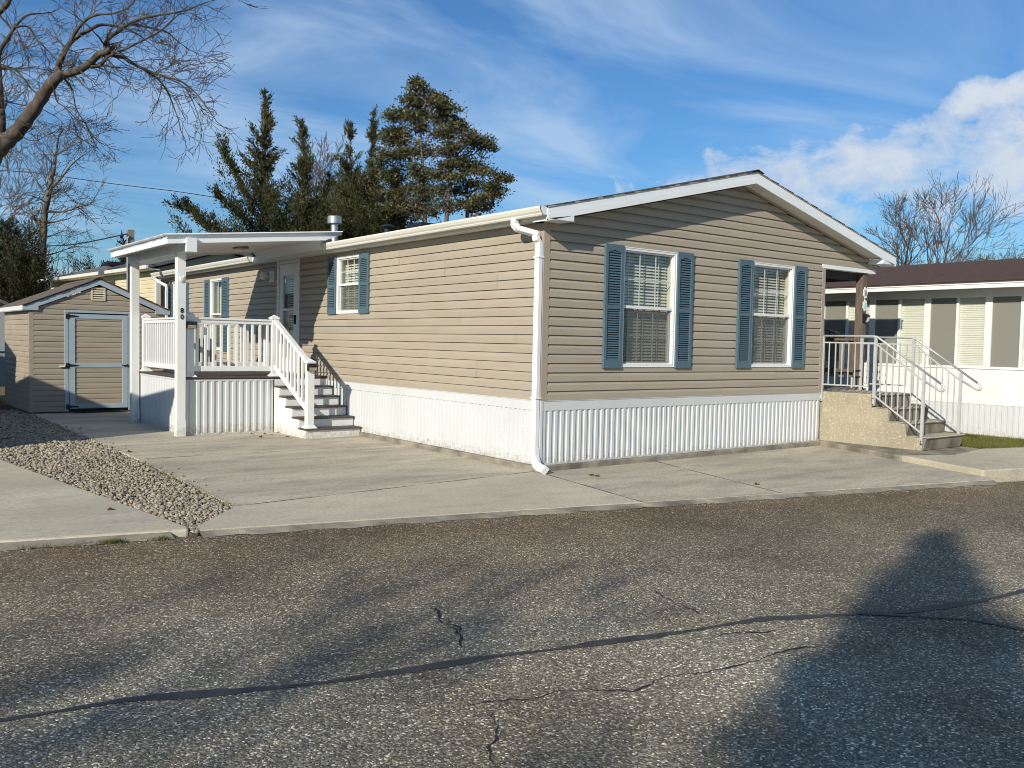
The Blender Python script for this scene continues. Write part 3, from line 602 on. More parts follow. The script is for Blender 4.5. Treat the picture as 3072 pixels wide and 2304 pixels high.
# long eave: fascia, soffit, gutters
b = MB(); b.box(EX - 0.002, EX + 0.02, YB + 0.02, RY1, EAVE, 3.485); b.build('eave_fascia', 'gutter', home)
sf = MB(); sf.box(EX + 0.02, 0.0, YB + 0.03, RY1, EAVE + 0.002, EAVE + 0.012)
for k in range(115): sf.box(EX + 0.021, -0.001, 0.1 + k * 0.147, 0.1 + k * 0.147 + 0.008, EAVE - 0.003, EAVE + 0.002)
sf.build('eave_soffit', 'soffit', home)
def gutter(y0, y1):
    pr = [(-0.207, 3.372), (-0.29, 3.372), (-0.300, 3.392), (-0.300, 3.402), (-0.318, 3.425), (-0.332, 3.462), (-0.332, 3.488), (-0.318, 3.492), (-0.318, 3.484), (-0.32, 3.464), (-0.308, 3.43), (-0.29, 3.405), (-0.285, 3.38), (-0.207, 3.38)]
    b = MB(); b.prism(pr, 'o', y0, y1); o = b.build('gutter', 'gutter', home)
    for y in (y0, y1 - 0.004):
        c = MB(); c.prism([(-0.207, 3.3722), (-0.29, 3.3722), (-0.300, 3.392), (-0.318, 3.425), (-0.332, 3.462), (-0.332, 3.486), (-0.207, 3.486)], 'o', y, y + 0.004); c.build('gutter_end_cap', 'white_metal', o)
gutter(-0.30, 6.10); gutter(9.70, 17.0)
def rect_path(T, pts, w, h):
    b = MB(T); rings = []
    for i, p in enumerate(pts):
        p = Vector(p); d = (Vector(pts[min(i + 1, len(pts) - 1)]) - Vector(pts[max(i - 1, 0)])).normalized()
        e1 = Vector((0, 1, 0)) - d * d.y; e1.normalize(); e2 = d.cross(e1)
        rings.append([b.P(*(p + e1 * w / 2 * a + e2 * h / 2 * c)) for a, c in ((-.8, -1), (.8, -1), (1, -.8), (1, .8), (.8, 1), (-.8, 1), (-1, .8), (-1, -.8))])
    for A, B in zip(rings, rings[1:]):
        for k in range(8): b.f.append((A[k], A[(k + 1) % 8], B[(k + 1) % 8], B[k]))
    b.f.append(tuple(rings[0][::-1])); b.f.append(tuple(rings[-1])); return b
pth = [(-0.275, 0.30, 3.385), (-0.275, 0.30, 3.31)]
for k in range(7): t = k / 6; pth.append((-0.275 + 0.02 * t, 0.295 - 0.05 * t, 3.30 - 0.055 * t))
for k in range(7): t = k / 6; pth.append((-0.115 + 0.045 * (1 - t) ** 2, 0.06 - 0.033 * t, 3.175 - 0.07 * t))
pth += [(-0.07, 0.025, 3.06), (-0.07, 0.025, 0.30)]
dsp = rect_path(ID, pth, 0.098, 0.072).build('downspout', 'white_metal', home)
rect_path(ID, [(-0.07, 0.025, 0.32), (-0.07, 0.022, 0.22), (-0.075, -0.005, 0.15), (-0.09, -0.06, 0.10), (-0.105, -0.14, 0.068), (-0.12, -0.27, 0.05)], 0.112, 0.082).build('downspout_elbow', 'white_metal', dsp)
rb = MB()
for k in range(5): 
    t = k / 4; rb.tube([(-0.275 + 0.02 * t, 0.25 - 0.05 * t, 3.335 - 0.055 * t), (-0.275 + 0.02 * t, 0.352 - 0.05 * t, 3.335 - 0.055 * t - 0.03)], 0.004, 5)
for z in (2.86, 0.98): 
    b = MB(); b.box(-0.117, -0.016, -0.034, 0.084, z, z + 0.022); b.build('downspout_strap', 'white_metal', dsp)
far = [(-0.275, 16.75, 3.385), (-0.275, 16.75, 3.30), (-0.20, 16.6, 3.22), (-0.06, 16.42, 3.12), (-0.06, 16.40, 3.0), (-0.06, 16.40, 0.1)]
rect_path(ID, far, 0.09, 0.075).build('downspout', 'white_metal', home)
# roof vents
vp = (2.0, 10.23, rz(2.0))
b = MB(); b.lathe(vp, [(0.085, -0.05), (0.085, 0.50)], 20); pv = b.build('vent_pipe', 'galvanized', home, smooth=False)
b = MB(); b.lathe((vp[0], vp[1], vp[2] + 0.45), [(0.10, 0), (0.16, 0.01), (0.165, 0.02), (0.165, 0.17), (0.15, 0.19), (0.02, 0.20)], 20); b.build('vent_cap', 'galvanized', pv)
b = MB(); b.lathe((2.0, 7.70, rz(2.0)), [(0.07, -0.03), (0.07, 0.14), (0.16, 0.15), (0.15, 0.17), (0.08, 0.21), (0.01, 0.22)], 16); b.build('roof_vent', 'black_metal', home)
b = MB(); b.box(2.35, 2.85, 6.9, 7.5, rz(2.6) - 0.03, rz(2.6) + 0.085); b.build('roof_vent', 'black_metal', home, 0.02)

# ------------------------------------------------------------------ porch deck with stairs and railings
deck = thing('porch_deck', 'white raised porch deck with brown boards, ribbed skirting and stairs beside the home', 'deck', (-1.35, 7.8, 0))
DX, DY0, DY1, DZ = -2.68, 6.36, 9.28, 1.02
for k in range(20):
    y0 = DY0 - 0.02 + k * 0.147
    b = MB(); b.box(DX - 0.02, -0.03, y0, min(y0 + 0.141, DY1 + 0.02), DZ - 0.026, DZ); b.build('deck_board', 'deck_brown', deck, 0.003)
b = MB(); b.box(DX - 0.012, -0.04, DY0 + 0.0, DY1 + 0.01, DZ - 0.045, DZ - 0.0265); b.build('deck_rim', 'deck_brown', deck)
FRT = lambda s, o, z: (s, DY0 + 0.02 - o, z); LFT = lambda s, o, z: (DX - o, s, z)
# front and side skirting of the deck
b = MB(FRT); b.box(DX - 0.005, DX + 0.045, -0.03, 0.022, 0.0, DZ - 0.045); b.box(DX + 0.045, -1.1, -0.03, 0.018, DZ - 0.075, DZ - 0.045); b.box(DX + 0.045, -1.1, -0.03, 0.016, 0.0, 0.03)
ds = b.build('skirting', 'skirt_vinyl', deck, 0.002)
pw = (2.68 - 0.045 - 1.1) / 6
f = skirt_panel(FRT, pw, 0.028, DZ - 0.073, pw / 2, 0.02).build('skirting_panel', 'skirt_vinyl', ds); f.location = (DX + 0.045, 0, 0)
for k in range(1, 6): inst(f, 'skirting_panel', ds, (DX + 0.045 + k * pw, 0, 0))
b = MB(LFT); b.box(DY0 + 0.02, DY1, -0.03, 0.016, DZ - 0.075, DZ - 0.045); b.box(DY0 + 0.02, DY1, -0.03, 0.016, 0.0, 0.03); ds = b.build('skirting', 'skirt_vinyl', deck, 0.002)
pw = (DY1 - DY0 - 0.02) / 7
f = skirt_panel(LFT, pw, 0.028, DZ - 0.073, pw / 4, 0.012).build('skirting_panel', 'skirt_vinyl', ds); f.location = (0, DY0 + 0.02, 0)
for k in range(1, 7): inst(f, 'skirting_panel', ds, (0, DY0 + 0.02 + k * pw, 0))
b = MB(); b.box(DX, -0.03, DY1 - 0.01, DY1 + 0.008, 0, DZ - 0.046); b.build('rear_skirting', 'skirt_vinyl', deck)
# stairs
RN = 0.283; RS = 0.17; SX0, SX1 = -1.085, -0.035
for k in range(5):
    y0 = 4.985 + k * RN; z = RS * (k + 1) 
    b = MB(); b.box(SX0 - 0.012, SX1 + 0.01, y0 - 0.02, y0 + RN * 0.49, z - 0.028, z); b.build('stair_tread', 'deck_brown', deck, 0.004)
    b = MB(); b.box(SX0 - 0.012, SX1 + 0.01, y0 + RN * 0.49 + 0.005, y0 + RN + 0.02, z - 0.028, z - 0.0005); b.build('stair_tread', 'deck_brown', deck, 0.004)
for k in range(6):
    y0 = 5.0 + k * RN; z = RS * k
    if k == 5: y0 = 6.335 
    b = MB(); b.box(SX0, SX1, y0, y0 + 0.018, z + 0.001, z + RS - 0.029 - (0.02 if k == 5 else 0)); b.build('stair_riser', 'vinyl', deck)
b = MB()
for sx in (SX0 + 0.0, SX1 - 0.02):
    pts = []
    for k in range(5): pts += [(5.006 + k * RN, RS * k if k else 0.0), (5.006 + k * RN, RS * (k + 1) - 0.029)]
    pts += [(6.38, RS * 5 - 0.029), (6.38, 0)]
    pts = [(4.0, 0)] and pts
    b = MB(); b.prism(pts, 's', sx + 0.002, sx + 0.018); b.build('stringer', 'vinyl', deck)
# newels, rails, balusters
def newel(x, y, z0, z1, name='newel_post', w=0.125):
    b = MB(); b.box(x - w / 2, x + w / 2, y - w / 2, y + w / 2, z0, z1); o = b.build(name, 'vinyl', deck, 0.004)
    b = MB(); b.box(x - w / 2 - 0.014, x + w / 2 + 0.014, y - w / 2 - 0.014, y + w / 2 + 0.014, z1 - 0.03, z1)
    h = w / 2 + 0.014; b.v += [(x - h, y - h, z1), (x + h, y - h, z1), (x + h, y + h, z1), (x - h, y + h, z1), (x, y, z1 + 0.055)]; q = len(b.v) - 5; b.f += [(q, q + 1, q + 4), (q + 1, q + 2, q + 4), (q + 2, q + 3, q + 4), (q + 3, q, q + 4)]
    b.build('post_cap', 'vinyl', o)
    b = MB(); h = w / 2 + 0.045; h2 = w / 2 + 0.006
    A = [b.P(x + a * h, y + c * h, z0 + 0.001) for a, c in ((-1, -1), (1, -1), (1, 1), (-1, 1))]; B = [b.P(x + a * h2, y + c * h2, z0 + 0.05) for a, c in ((-1, -1), (1, -1), (1, 1), (-1, 1))]
    for k in range(4): b.f.append((A[k], A[(k + 1) % 4], B[(k + 1) % 4], B[k]))
    b.f.append(tuple(B)); b.build('post_skirt', 'vinyl', o); return o
NF = (-2.60, 6.45); NT = (-1.06, 6.45); NB = (-0.955, 5.14); NL = (-2.60, 9.12); NR = (-0.12, 9.12)
newel(*NF, DZ, 2.10); newel(*NT, DZ, 2.10); newel(*NB, RS, 1.33); newel(*NL, DZ, 2.10); newel(*NR, DZ, 2.10)
def railing(x0, y0, x1, y1, zb, zt, n, slope=0.0, bw=0.042):
    d = Vector((x1 - x0, y1 - y0)); L_ = d.length; d /= L_; nx = Vector((-d.y, d.x))
    T = lambda s, o, z: (x0 + d.x * s + nx.x * o, y0 + d.y * s + nx.y * o, z + slope * s)
    b = MB(T); b.box(0, L_, -0.045, 0.045, zt - 0.035, zt); b.box(0, L_, -0.026, 0.026, zt - 0.095, zt - 0.036); b.box(0, L_, -0.026, 0.026, zb, zb + 0.09)
    rl = b.build('railing', 'vinyl', deck, 0.004); f = None
    for k in range(n):
        s = L_ * (k + 0.5) / n
        b = MB(T); q = (s - bw / 2, s + bw / 2); b.box(*q, -0.018, 0.018, zb + 0.088, zt - 0.094); b.build('baluster', 'vinyl', rl, 0.003)
    return rl
railing(NF[0] + 0.062, NF[1], NT[0] - 0.062, NT[1], 1.115, 2.06, 10)
railing(NL[0], NL[1] - 0.062, NF[0], NF[1] + 0.062, 1.115, 2.06, 18)
railing(NR[0] - 0.062, NR[1], NL[0] + 0.062, NL[1], 1.115, 2.06, 17)
dl = math.hypot(NB[0] - NT[0], NB[1] - NT[1]); slp = -(2.03 - 1.27) / (dl - 0.05)
railing(NT[0] + 0.005, NT[1] - 0.062, NB[0] - 0.0, NB[1] + 0.062, 1.14, 2.07, 9, slp)
# solar lights clipped to the newels
for (x, y, z), lab in (((-2.60, 6.387, 1.86), 'black solar light on the newel post at the canopy corner'), ((-0.955, 5.077, 1.17), 'black solar light on the newel post at the foot of the stairs')):
    s = thing('solar_light', lab, 'solar light', (x, y, z), 'solar lights on the porch newels')
    b = MB(); b.prism([(y, z), (y - 0.05, z), (y - 0.085, z + 0.085), (y - 0.07, z + 0.12), (y, z + 0.12)], 's', x - 0.085, x + 0.085); b.build('housing', 'black_metal', s, 0.004)
    b = MB(); b.prism([(y - 0.054, z + 0.008), (y - 0.076, z + 0.06), (y - 0.079, z + 0.06), (y - 0.057, z + 0.006)], 's', x - 0.07, x + 0.07); b.build('reflector', 'chrome', s)

# ------------------------------------------------------------------ porch canopy
can = thing('porch_canopy', 'white corrugated porch canopy on two wrapped posts over the deck', 'canopy', (-1.6, 7.6, 0))
CX0, CX1, CY0, CY1 = -3.17, -0.06, 5.80, 9.42
cz = lambda x: 3.372 + (x + 3.17) * (3.70 - 3.372) / (CX1 + 3.17)
b = MB(); ny = 224
for k in range(ny):
    ya = CY0 - 0.05 + (CY1 - CY0 + 0.1) * k / ny; yb = CY0 - 0.05 + (CY1 - CY0 + 0.1) * (k + 1) / ny
    wa = 0.017 * math.sin(2 * math.pi * k / 4); wb = 0.017 * math.sin(2 * math.pi * (k + 1) / 4)
    for xa, xb in ((CX0 - 0.07, -1.6), (-1.6, CX1 + 0.02)):
        b.quad((xa, ya, cz(xa) + wa), (xb, ya, cz(xb) + wa), (xb, yb, cz(xb) + wb), (xa, yb, cz(xa) + wb))
        b.quad((xa, ya, cz(xa) + wa - 0.004), (xb, ya, cz(xb) + wa - 0.004), (xb, yb, cz(xb) + wb - 0.004), (xa, yb, cz(xa) + wb - 0.004))
b.build('roof_sheet', 'white_metal', can)
b = MB(); b.prism([(CX0, cz(CX0) - 0.145), (CX1 - 0.3, cz(CX1 - 0.3) - 0.145), (CX1, cz(CX1) - 0.05), (CX1, cz(CX1) - 0.016), (CX0, cz(CX0) - 0.016)], 'o', CY0, CY0 + 0.03); b.build('fascia', 'fascia_white', can, 0.003)
b = MB(); b.prism([(CX0 - 0.02, cz(CX0) - 0.055), (CX1 + 0.01, cz(CX1) - 0.055), (CX1 + 0.01, cz(CX1) - 0.012), (CX0 - 0.02, cz(CX0) - 0.012)], 'o', CY0 - 0.012, CY0 - 0.0005); b.build('fascia_cap', 'fascia_white', can)
b = MB(); b.box(CX0 - 0.004, CX0 + 0.03, CY0 + 0.031, CY1, cz(CX0) - 0.145, cz(CX0) - 0.014); b.build('fascia', 'fascia_white', can, 0.003)
b = MB(); b.prism([(CX0, cz(CX0) - 0.145), (CX1 - 0.3, cz(CX1 - 0.3) - 0.145), (CX1, cz(CX1) - 0.05), (CX1, cz(CX1) - 0.016), (CX0, cz(CX0) - 0.016)], 'o', CY1 - 0.03, CY1); b.build('fascia', 'fascia_white', can, 0.003)
b = MB(); b.prism([(CX0 + 0.03, cz(CX0) - 0.110), (-0.35, cz(-0.35) - 0.118), (-0.35, cz(-0.35) - 0.105), (CX0 + 0.03, cz(CX0) - 0.098)], 'o', CY0 + 0.031, CY1 - 0.031); b.build('ceiling', 'soffit', can)
b = MB(); b.prism([(-0.36, cz(-0.36) - 0.115), (EX - 0.003, 3.40), (EX - 0.003, 3.48), (-0.1, 3.57), (-0.36, cz(-0.36) - 0.02)], 'o', CY0 + 0.25, CY1 - 0.1); b.build('flashing', 'fascia_white', can)
PX = -2.785; PW = 0.145
b = MB(); b.box(PX - 0.075, PX + 0.075, CY0 - 0.03, CY1 - 0.035, 3.135, cz(PX) - 0.108); b.build('beam', 'white_metal', can, 0.004)
b = MB(); b.box(PX - 0.085, PX + 0.085, CY0 - 0.05, CY0 + 0.04, 3.12, cz(PX) - 0.06); b.build('beam_end_cap', 'white_metal', can, 0.004)
posts = []
for y in (6.355, 9.21):
    b = MB(); b.box(PX - PW / 2, PX + PW / 2, y - PW / 2, y + PW / 2, 0.0, 3.136); o = b.build('post', 'vinyl', can, 0.004); posts.append(o)
    b = MB(); b.box(PX - PW / 2 - 0.004, PX + PW / 2 + 0.004, y - PW / 2 - 0.004, y + PW / 2 + 0.004, 0.0, 0.27); b.build('post_base_wrap', 'vinyl', o, 0.003)
    b = MB(); b.box(PX - 0.055, PX + 0.055, y - 0.055, y + 0.055, 3.136, 3.15); b.build('post_top_plate', 'wood', o)
b = MB(); b.box(-1.42, -1.20, 7.35, 7.62, cz(-1.3) - 0.16, cz(-1.3) - 0.115); b.build('ceiling_light', 'copper_brown', can, 0.01)
def text_mesh(txt, size, T, ext=0.004):
    cu = bpy.data.curves.new('glyph', 'FONT'); cu.body = txt; cu.size = size; cu.extrude = ext; cu.offset = size * 0.018; cu.align_x = 'CENTER'; cu.align_y = 'CENTER'; cu.resolution_u = 4
    o = bpy.data.objects.new('glyph', cu); COL.objects.link(o); bpy.context.view_layer.update()
    me = bpy.data.meshes.new_from_object(o.evaluated_get(bpy.context.evaluated_depsgraph_get())); bpy.data.objects.remove(o); bpy.data.curves.remove(cu)
    for v in me.vertices: v.co = T(v.co)
    return me
yf = 6.355 - PW / 2
for i, (ch, zc) in enumerate((('8', 2.158), ('0', 2.050))):
    me = text_mesh(ch, 0.118, lambda c, zc=zc: Vector((PX + 0.005 + c.x, yf - 0.004 - c.z, zc + c.y))); link('house_number', me, 'black_paint', posts[0])
# animal-face ornament on the canopy post (plain generic moulding)
orn = thing('post_ornament', 'small white animal face ornament near the top of the numbered post', 'ornament', (PX, yf - 0.02, 2.64))
b = MB(); b.lathe((0, 0, 0), [(0.012, -0.052), (0.036, -0.03), (0.05, 0.005), (0.046, 0.035), (0.02, 0.05)], 14); b.v = [(PX + x, yf - 0.012 + y * 0.35, 2.692 + z) for x, y, z in b.v]; b.build('face', 'ornament_white', orn, smooth=True)
b = MB()
for sx in (-1, 1): b.lathe((PX + sx * 0.036, yf - 0.012, 2.735), [(0.006, -0.005), (0.014, 0.005), (0.004, 0.022)], 8)
b.build('ears', 'ornament_white', orn)
b = MB()
for sx in (-1, 1): b.lathe((PX + sx * 0.018, yf - 0.030, 2.70), [(0.003, -0.006), (0.007, 0.0), (0.003, 0.006)], 8)
b.lathe((PX, yf - 0.032, 2.672), [(0.003, -0.006), (0.008, 0.0), (0.003, 0.006)], 8); b.build('eyes_and_nose', 'galvanized', orn)

# ------------------------------------------------------------------ garden shed
SHX0, SHX1, SHY0, SHY1 = -4.17, -1.43, 12.04, 15.30; SHM = -2.80; SSL = 0.437; SEV = 2.205
shed = thing('garden_shed', 'tan vinyl-sided garden shed with pale blue trim, door and gable vent', 'shed', ((SHX0 + SHX1) / 2, (SHY0 + SHY1) / 2, 0))
sw = empty('front_wall', (SHM, SHY0, 0), shed); ss = empty('side_wall', (SHX0, 13.6, 0), shed)
SF = lambda s, o, z: (s, SHY0 - o, z); SS = lambda s, o, z: (SHX0 - o, s, z)
sap = SEV + (SHM - SHX0) * SSL
slim = lambda h: (SHM - (sap - h) / SSL if h > SEV else -99, SHM + (sap - h) / SSL if h > SEV else 99)
side(SF, SHX0 + 0.06, SHX1 - 0.06, 0.03, sap - 0.03, 0.1175, [(-3.50, -2.09, 0.0, 2.24)], 'siding_shed', sw, slim, 0.018)
side(SS, SHY0 + 0.06, SHY1 - 0.06, 0.03, SEV, 0.1175, [], 'siding_shed', ss, None, 0.018)
b = MB(); b.box(SHX0 - 0.016, SHX0 + 0.075, SHY0 - 0.016, SHY0 + 0.0, 0.02, SEV); b.box(SHX0 - 0.016, SHX0 + 0.0, SHY0, SHY0 + 0.075, 0.02, SEV)
b.build('corner_post', 'siding_shed', shed, 0.004)
b = MB(); b.box(SHX0 - 0.016, SHX0 + 0.0, SHY1 - 0.075, SHY1, 0.02, SEV); b.build('corner_post', 'siding_shed', shed, 0.004)
b = MB(); b.box(SHX1 - 0.075, SHX1 + 0.016, SHY0 - 0.016, SHY0, 0.02, SEV); b.build('corner_post', 'siding_shed', shed, 0.004)
b = MB(); b.box(SHX1 - 0.01, SHX1 + 0.01, SHY0 + 0.001, SHY1, 0.02, SEV); b.box(SHX0, SHX1, SHY1 - 0.01, SHY1 + 0.01, 0.02, SEV); b.build('rear_walls', 'siding_shed', shed)
# shed door
b = MB(SF); b.box(-3.50, -3.42, 0.0, 0.030, 0.03, 2.19); b.box(-2.185, -2.09, 0.0, 0.030, 0.03, 2.19); b.box(-3.50, -2.09, 0.0, 0.036, 2.192, 2.245)
sdr = b.build('door', 'shed_blue', shed, 0.004)
b = MB(SF); b.ring(-3.405, -2.20, 0.085, 2.165, 0.115, 0.0, 0.032, wt=0.10, wb=0.10); b.box(-3.29, -2.315, 0.0, 0.0315, 0.99, 1.085); b.build('door_frame', 'shed_blue', sdr, 0.004)
k = 0
for z0, z1 in ((0.185, 0.99), (1.085, 2.065)):
    h = z0
    while h < z1 - 0.01:
        b = course_mesh(SF, h, h + 0.1175, [(-3.29, -2.315, h, min(h + 0.1175, z1))], None, 0.014); b.v = [(x, y - 0.003, z) for x, y, z in b.v]; b.build('siding_course', 'siding_shed', sdr); h += 0.1175
b = MB(SF); b.box(-3.29, -2.315, -0.02, 0.001, 0.19, 2.06); b.build('door_core', 'siding_shed', sdr)
b = MB(SF); b.box(-3.49, -2.10, -0.06, -0.03, 0.0, 2.235); b.build('door_gap_shade', 'room_dark', sdr)  # near-black sheet standing in for the shade in the gaps round the door
for z in (0.135, 1.04, 2.115):
    b = MB(SF); b.box(-3.475, -3.415, 0.034, 0.046, z - 0.06, z + 0.05); b.prism([(-3.415, z - 0.028), (-3.415, z + 0.028), (-3.23, z + 0.010), (-3.22, z), (-3.23, z - 0.010)], 'o', 0.034, 0.044); b.build('hinge', 'black_metal', sdr, 0.002)
b = MB(SF); b.box(-2.33, -2.20, 0.05, 0.064, 1.03, 1.05); b.box(-2.225, -2.195, 0.03, 0.052, 1.015, 1.065); b.build('door_handle', 'black_metal', sdr, 0.002)
b = MB(SF); b.box(-3.60, -3.50, 0.03, 0.07, 1.0, 1.035); b.build('latch', 'ornament_white', sdr, 0.004)
# shed roof
rsz = lambda x: sap + 0.165 - SSL * abs(x - SHM) * 0.985
e0, e1 = SHX0 - 0.135, SHX1 + 0.135
b = MB(); b.prism([(e0, rsz(e0) - 0.03), (SHM, rsz(SHM) - 0.03), (e1, rsz(e1) - 0.03), (e1, rsz(e1)), (SHM, rsz(SHM)), (e0, rsz(e0))], 'o', SHY0 - 0.06, SHY1 + 0.08); srf = b.build('roof', 'shingle_brown', shed)
n = 11; run = (SHM - e0) / n
for sgn in (1, -1):
    for k in range(n):
        xa = (e0 - 0.02 + k * run) if sgn > 0 else (e1 + 0.02 - k * run); xb = xa + sgn * (run + 0.04)
        if (xb - SHM) * sgn > 0: xb = SHM
        bb = MB(); bb.prism([(xa, rsz(xa) + 0.002), (xa, rsz(xa) + 0.014), (xb, rsz(xb) + 0.005), (xb, rsz(xb) - 0.003)], 'o', SHY0 - 0.095 + 0.006 * math.sin(k * 2.1), SHY1 + 0.1); bb.build('shingle_course', 'shingle_brown', srf)
for k in range(12):
    y = SHY0 - 0.10 + k * 0.29; bb = MB(); bb.prism([(SHM - 0.13, rsz(SHM - 0.13) + 0.016), (SHM, rsz(SHM) + 0.02), (SHM + 0.13, rsz(SHM + 0.13) + 0.016), (SHM + 0.13, rsz(SHM + 0.13) + 0.024), (SHM, rsz(SHM) + 0.032), (SHM - 0.13, rsz(SHM - 0.13) + 0.024)], 'o', y, y + 0.3); bb.build('ridge_cap', 'shingle_brown', srf)
sfb = lambda x: sap + 0.02 - SSL * abs(x - SHM) * 0.985
for sgn in (1, -1):
    e = e0 if sgn > 0 else e1; xi = (-4.01 if sgn > 0 else -1.60)
    bb = MB(); bb.prism([(e, 2.215), (xi, 2.215), (xi, sfb(xi)), (SHM, sfb(SHM)), (SHM, rsz(SHM) - 0.031), (e, rsz(e) - 0.031)], 'o', SHY0 - 0.062, SHY0 - 0.02); bb.build('rake_fascia', 'shed_blue', shed, 0.002)
    bb = MB(); bb.box(e - 0.012 if sgn > 0 else e - 0.0, e if sgn > 0 else e + 0.012, SHY0 - 0.06, SHY1 + 0.08, 2.218, rsz(e) - 0.012); bb.build('eave_fascia', 'white_metal', shed)
    bb = MB(); bb.box(min(e, SHX0 if sgn > 0 else SHX1), max(e, SHX0 if sgn > 0 else SHX1), SHY0 - 0.02, SHY1 + 0.05, 2.206, 2.216); bb.build('soffit', 'soffit', shed)
    bb = MB(); bb.prism([(xi, sfb(xi) + 0.02), (SHM, sfb(SHM) + 0.02), (SHM, sfb(SHM) + 0.03), (xi, sfb(xi) + 0.03)], 'o', SHY0 - 0.02, SHY0 + 0.0); bb.build('rake_soffit', 'shed_blue', shed)
# gable vent
b = MB(SF); b.ring(-2.965, -2.67, 2.47, 2.755, 0.035, 0.0, 0.035); gv = b.build('gable_vent', 'siding_cream', shed, 0.004)
b = MB(SF); b.box(-2.95, -2.69, 0.0015, 0.0165, 2.49, 2.74); b.build('vent_back', 'room_dark', gv)
b = MB(SF); b.prism([(0.018, 0.0), (0.032, -0.022), (0.034, -0.020), (0.021, 0.006)], 's', -2.932, -2.70); f = b.build('vent_slat', 'siding_cream', gv); f.location = (0, 0, 2.545)
for k in range(1, 4): inst(f, 'vent_slat', gv, (0, 0, 2.545 + k * 0.05))
dm = MB(); dm.prism([(-3.25, 11.80), (-1.75, 11.86), (-1.75, 12.02), (-3.32, 12.02)], 'z', 0.003, 0.018); tag(dm.build('door_mat', 'mat_black'), 'thin black rubber mat in front of the shed door', 'door mat')

# ------------------------------------------------------------------ right side: concrete entry steps, handrails, wooden porch
est = thing('entry_steps', 'tan exposed-aggregate concrete entry steps at the right end of the home', 'steps', (7.2, -0.9, 0.08))
BX0, BX1 = 6.56, 7.86; TR = [(0.085, -1.86), (0.305, -1.86), (0.305, -1.60), (0.53, -1.60)]
sk = lambda y: -0.045 * y          # the block is set slightly askew
def blk(pts, x0, x1, name, m, par, bev=0.012):
    b = MB(lambda s, o, z: (s + sk(o), o, z)); b.prism(pts, 's', x0, x1); return b.build(name, m, par, bev)
blk([(0.28, 0.086), (0.28, 0.955), (-0.98, 0.955), (-0.955, 0.735), (-1.29, 0.735), (-1.265, 0.515), (-1.60, 0.515), (-1.575, 0.30), (-1.90, 0.30), (-1.85, 0.086)], BX0 + 0.012, BX1 - 0.004, 'stair_block', 'concrete_stained', est)
blk([(0.0, 0.086), (0.0, 0.965), (-0.93, 0.958), (-0.955, 0.735), (-1.24, 0.728), (-1.265, 0.515), (-1.545, 0.51), (-1.575, 0.30), (-1.86, 0.296), (-1.84, 0.086)], BX0 - 0.004, BX0 + 0.011, 'side_face', 'stucco', est, 0.003)
for y0, y1, z in ((-1.0, 0.26, 0.955), (-1.31, -0.965, 0.735), (-1.62, -1.275, 0.515), (-1.915, -1.585, 0.30)):
    blk([(y0, z + 0.001), (y1, z + 0.001), (y1, z + 0.012), (y0 + 0.01, z + 0.012), (y0 - 0.012, z), (y0 + 0.006, z - 0.02)], BX0 + 0.002, BX1 + 0.004, 'tread_cap', 'concrete', est, 0.003)
for k in range(10):
    b = MB(); b.box(6.55, 8.08, 0.02 + k * 0.145, 0.02 + k * 0.145 + 0.139, 0.972, 0.998); b.build('porch_board', 'wood_grey', home, 0.003)
b = MB(); b.box(6.58, 8.06, 0.0, 1.45, 0.1, 0.97); b.build('porch_base', 'skirt_vinyl', home)
def handrail(x, lab, bolts):
    X = lambda y: x + sk(y)
    h = thing('handrail', lab, 'handrail', (X(-1), -1.0, 0.5), 'aluminium handrails of the entry steps')
    def bar(pts, w, name, n=4): 
        b = MB(); b.tube(pts, w * (0.7071 if n == 4 else 0.5), n, twist=math.pi / 4 if n == 4 else 0); return b.build(name, 'aluminium', h, smooth=(n > 4))
    y1, y2, y3 = -0.02, -1.0, -1.84
    for y, z0, z1 in ((y1, 0.80, 1.955), (y2, 0.78 if bolts else 0.96, 1.955), (y3, 0.20 if bolts else 0.30, 1.37)): bar([(X(y), y, z0), (X(y), y, z1)], 0.042, 'rail_post')
    top = [(X(y1 + 0.03), y1 + 0.03, 1.965), (X(-0.95), -0.95, 1.965), (X(-1.02), -1.02, 1.955), (X(-1.06), -1.06, 1.925), (X(-2.10), -2.10, 1.215)]
    top += [(X(-2.10) , -2.10 - 0.075 * math.sin(t) , 1.155 + 0.06 * math.cos(t) - 0.035 * math.sin(t)) for t in [math.pi * k / 7 for k in range(8)]]
    top += [(X(-1.84), -1.84, 1.24)]
    bar(top, 0.036, 'top_rail', 8)
    bar([(X(y1), y1, 1.848), (X(y2), y2, 1.848)], 0.024, 'upper_rail'); bar([(X(y2), y2, 1.84), (X(-1.84), -1.84, 1.225)], 0.024, 'upper_rail')
    bar([(X(y1), y1, 1.10), (X(y2 + 0.12), y2 + 0.12, 1.10)], 0.024, 'lower_rail'); bar([(X(y2), y2, 0.955), (X(y3), y3, 0.375)], 0.024, 'lower_rail')
    for k in range(1, 8): y = y1 + (y2 - y1) * k / 8; bar([(X(y), y, 1.10), (X(y), y, 1.848)], 0.016, 'picket')
    for k in range(1, 8): t = k / 8; y = y2 + (y3 - y2) * t; bar([(X(y), y, 0.955 + (0.375 - 0.955) * t), (X(y), y, 1.84 + (1.225 - 1.84) * t)], 0.016, 'picket')
    if bolts:
        for y, z in ((y2, 0.905), (y2, 0.80), (y3, 0.245), (y3, 0.215), (y1, 0.93), (y1, 0.83)):
            b = MB(); b.tube([(X(y) - 0.03, y, z), (X(y) - 0.018, y, z)], 0.012, 8); b.build('bolt', 'copper_brown', h)
handrail(6.535, 'grey aluminium handrail on the near side of the concrete entry steps', True)
handrail(7.80, 'grey aluminium handrail on the far side of the concrete entry steps', False)
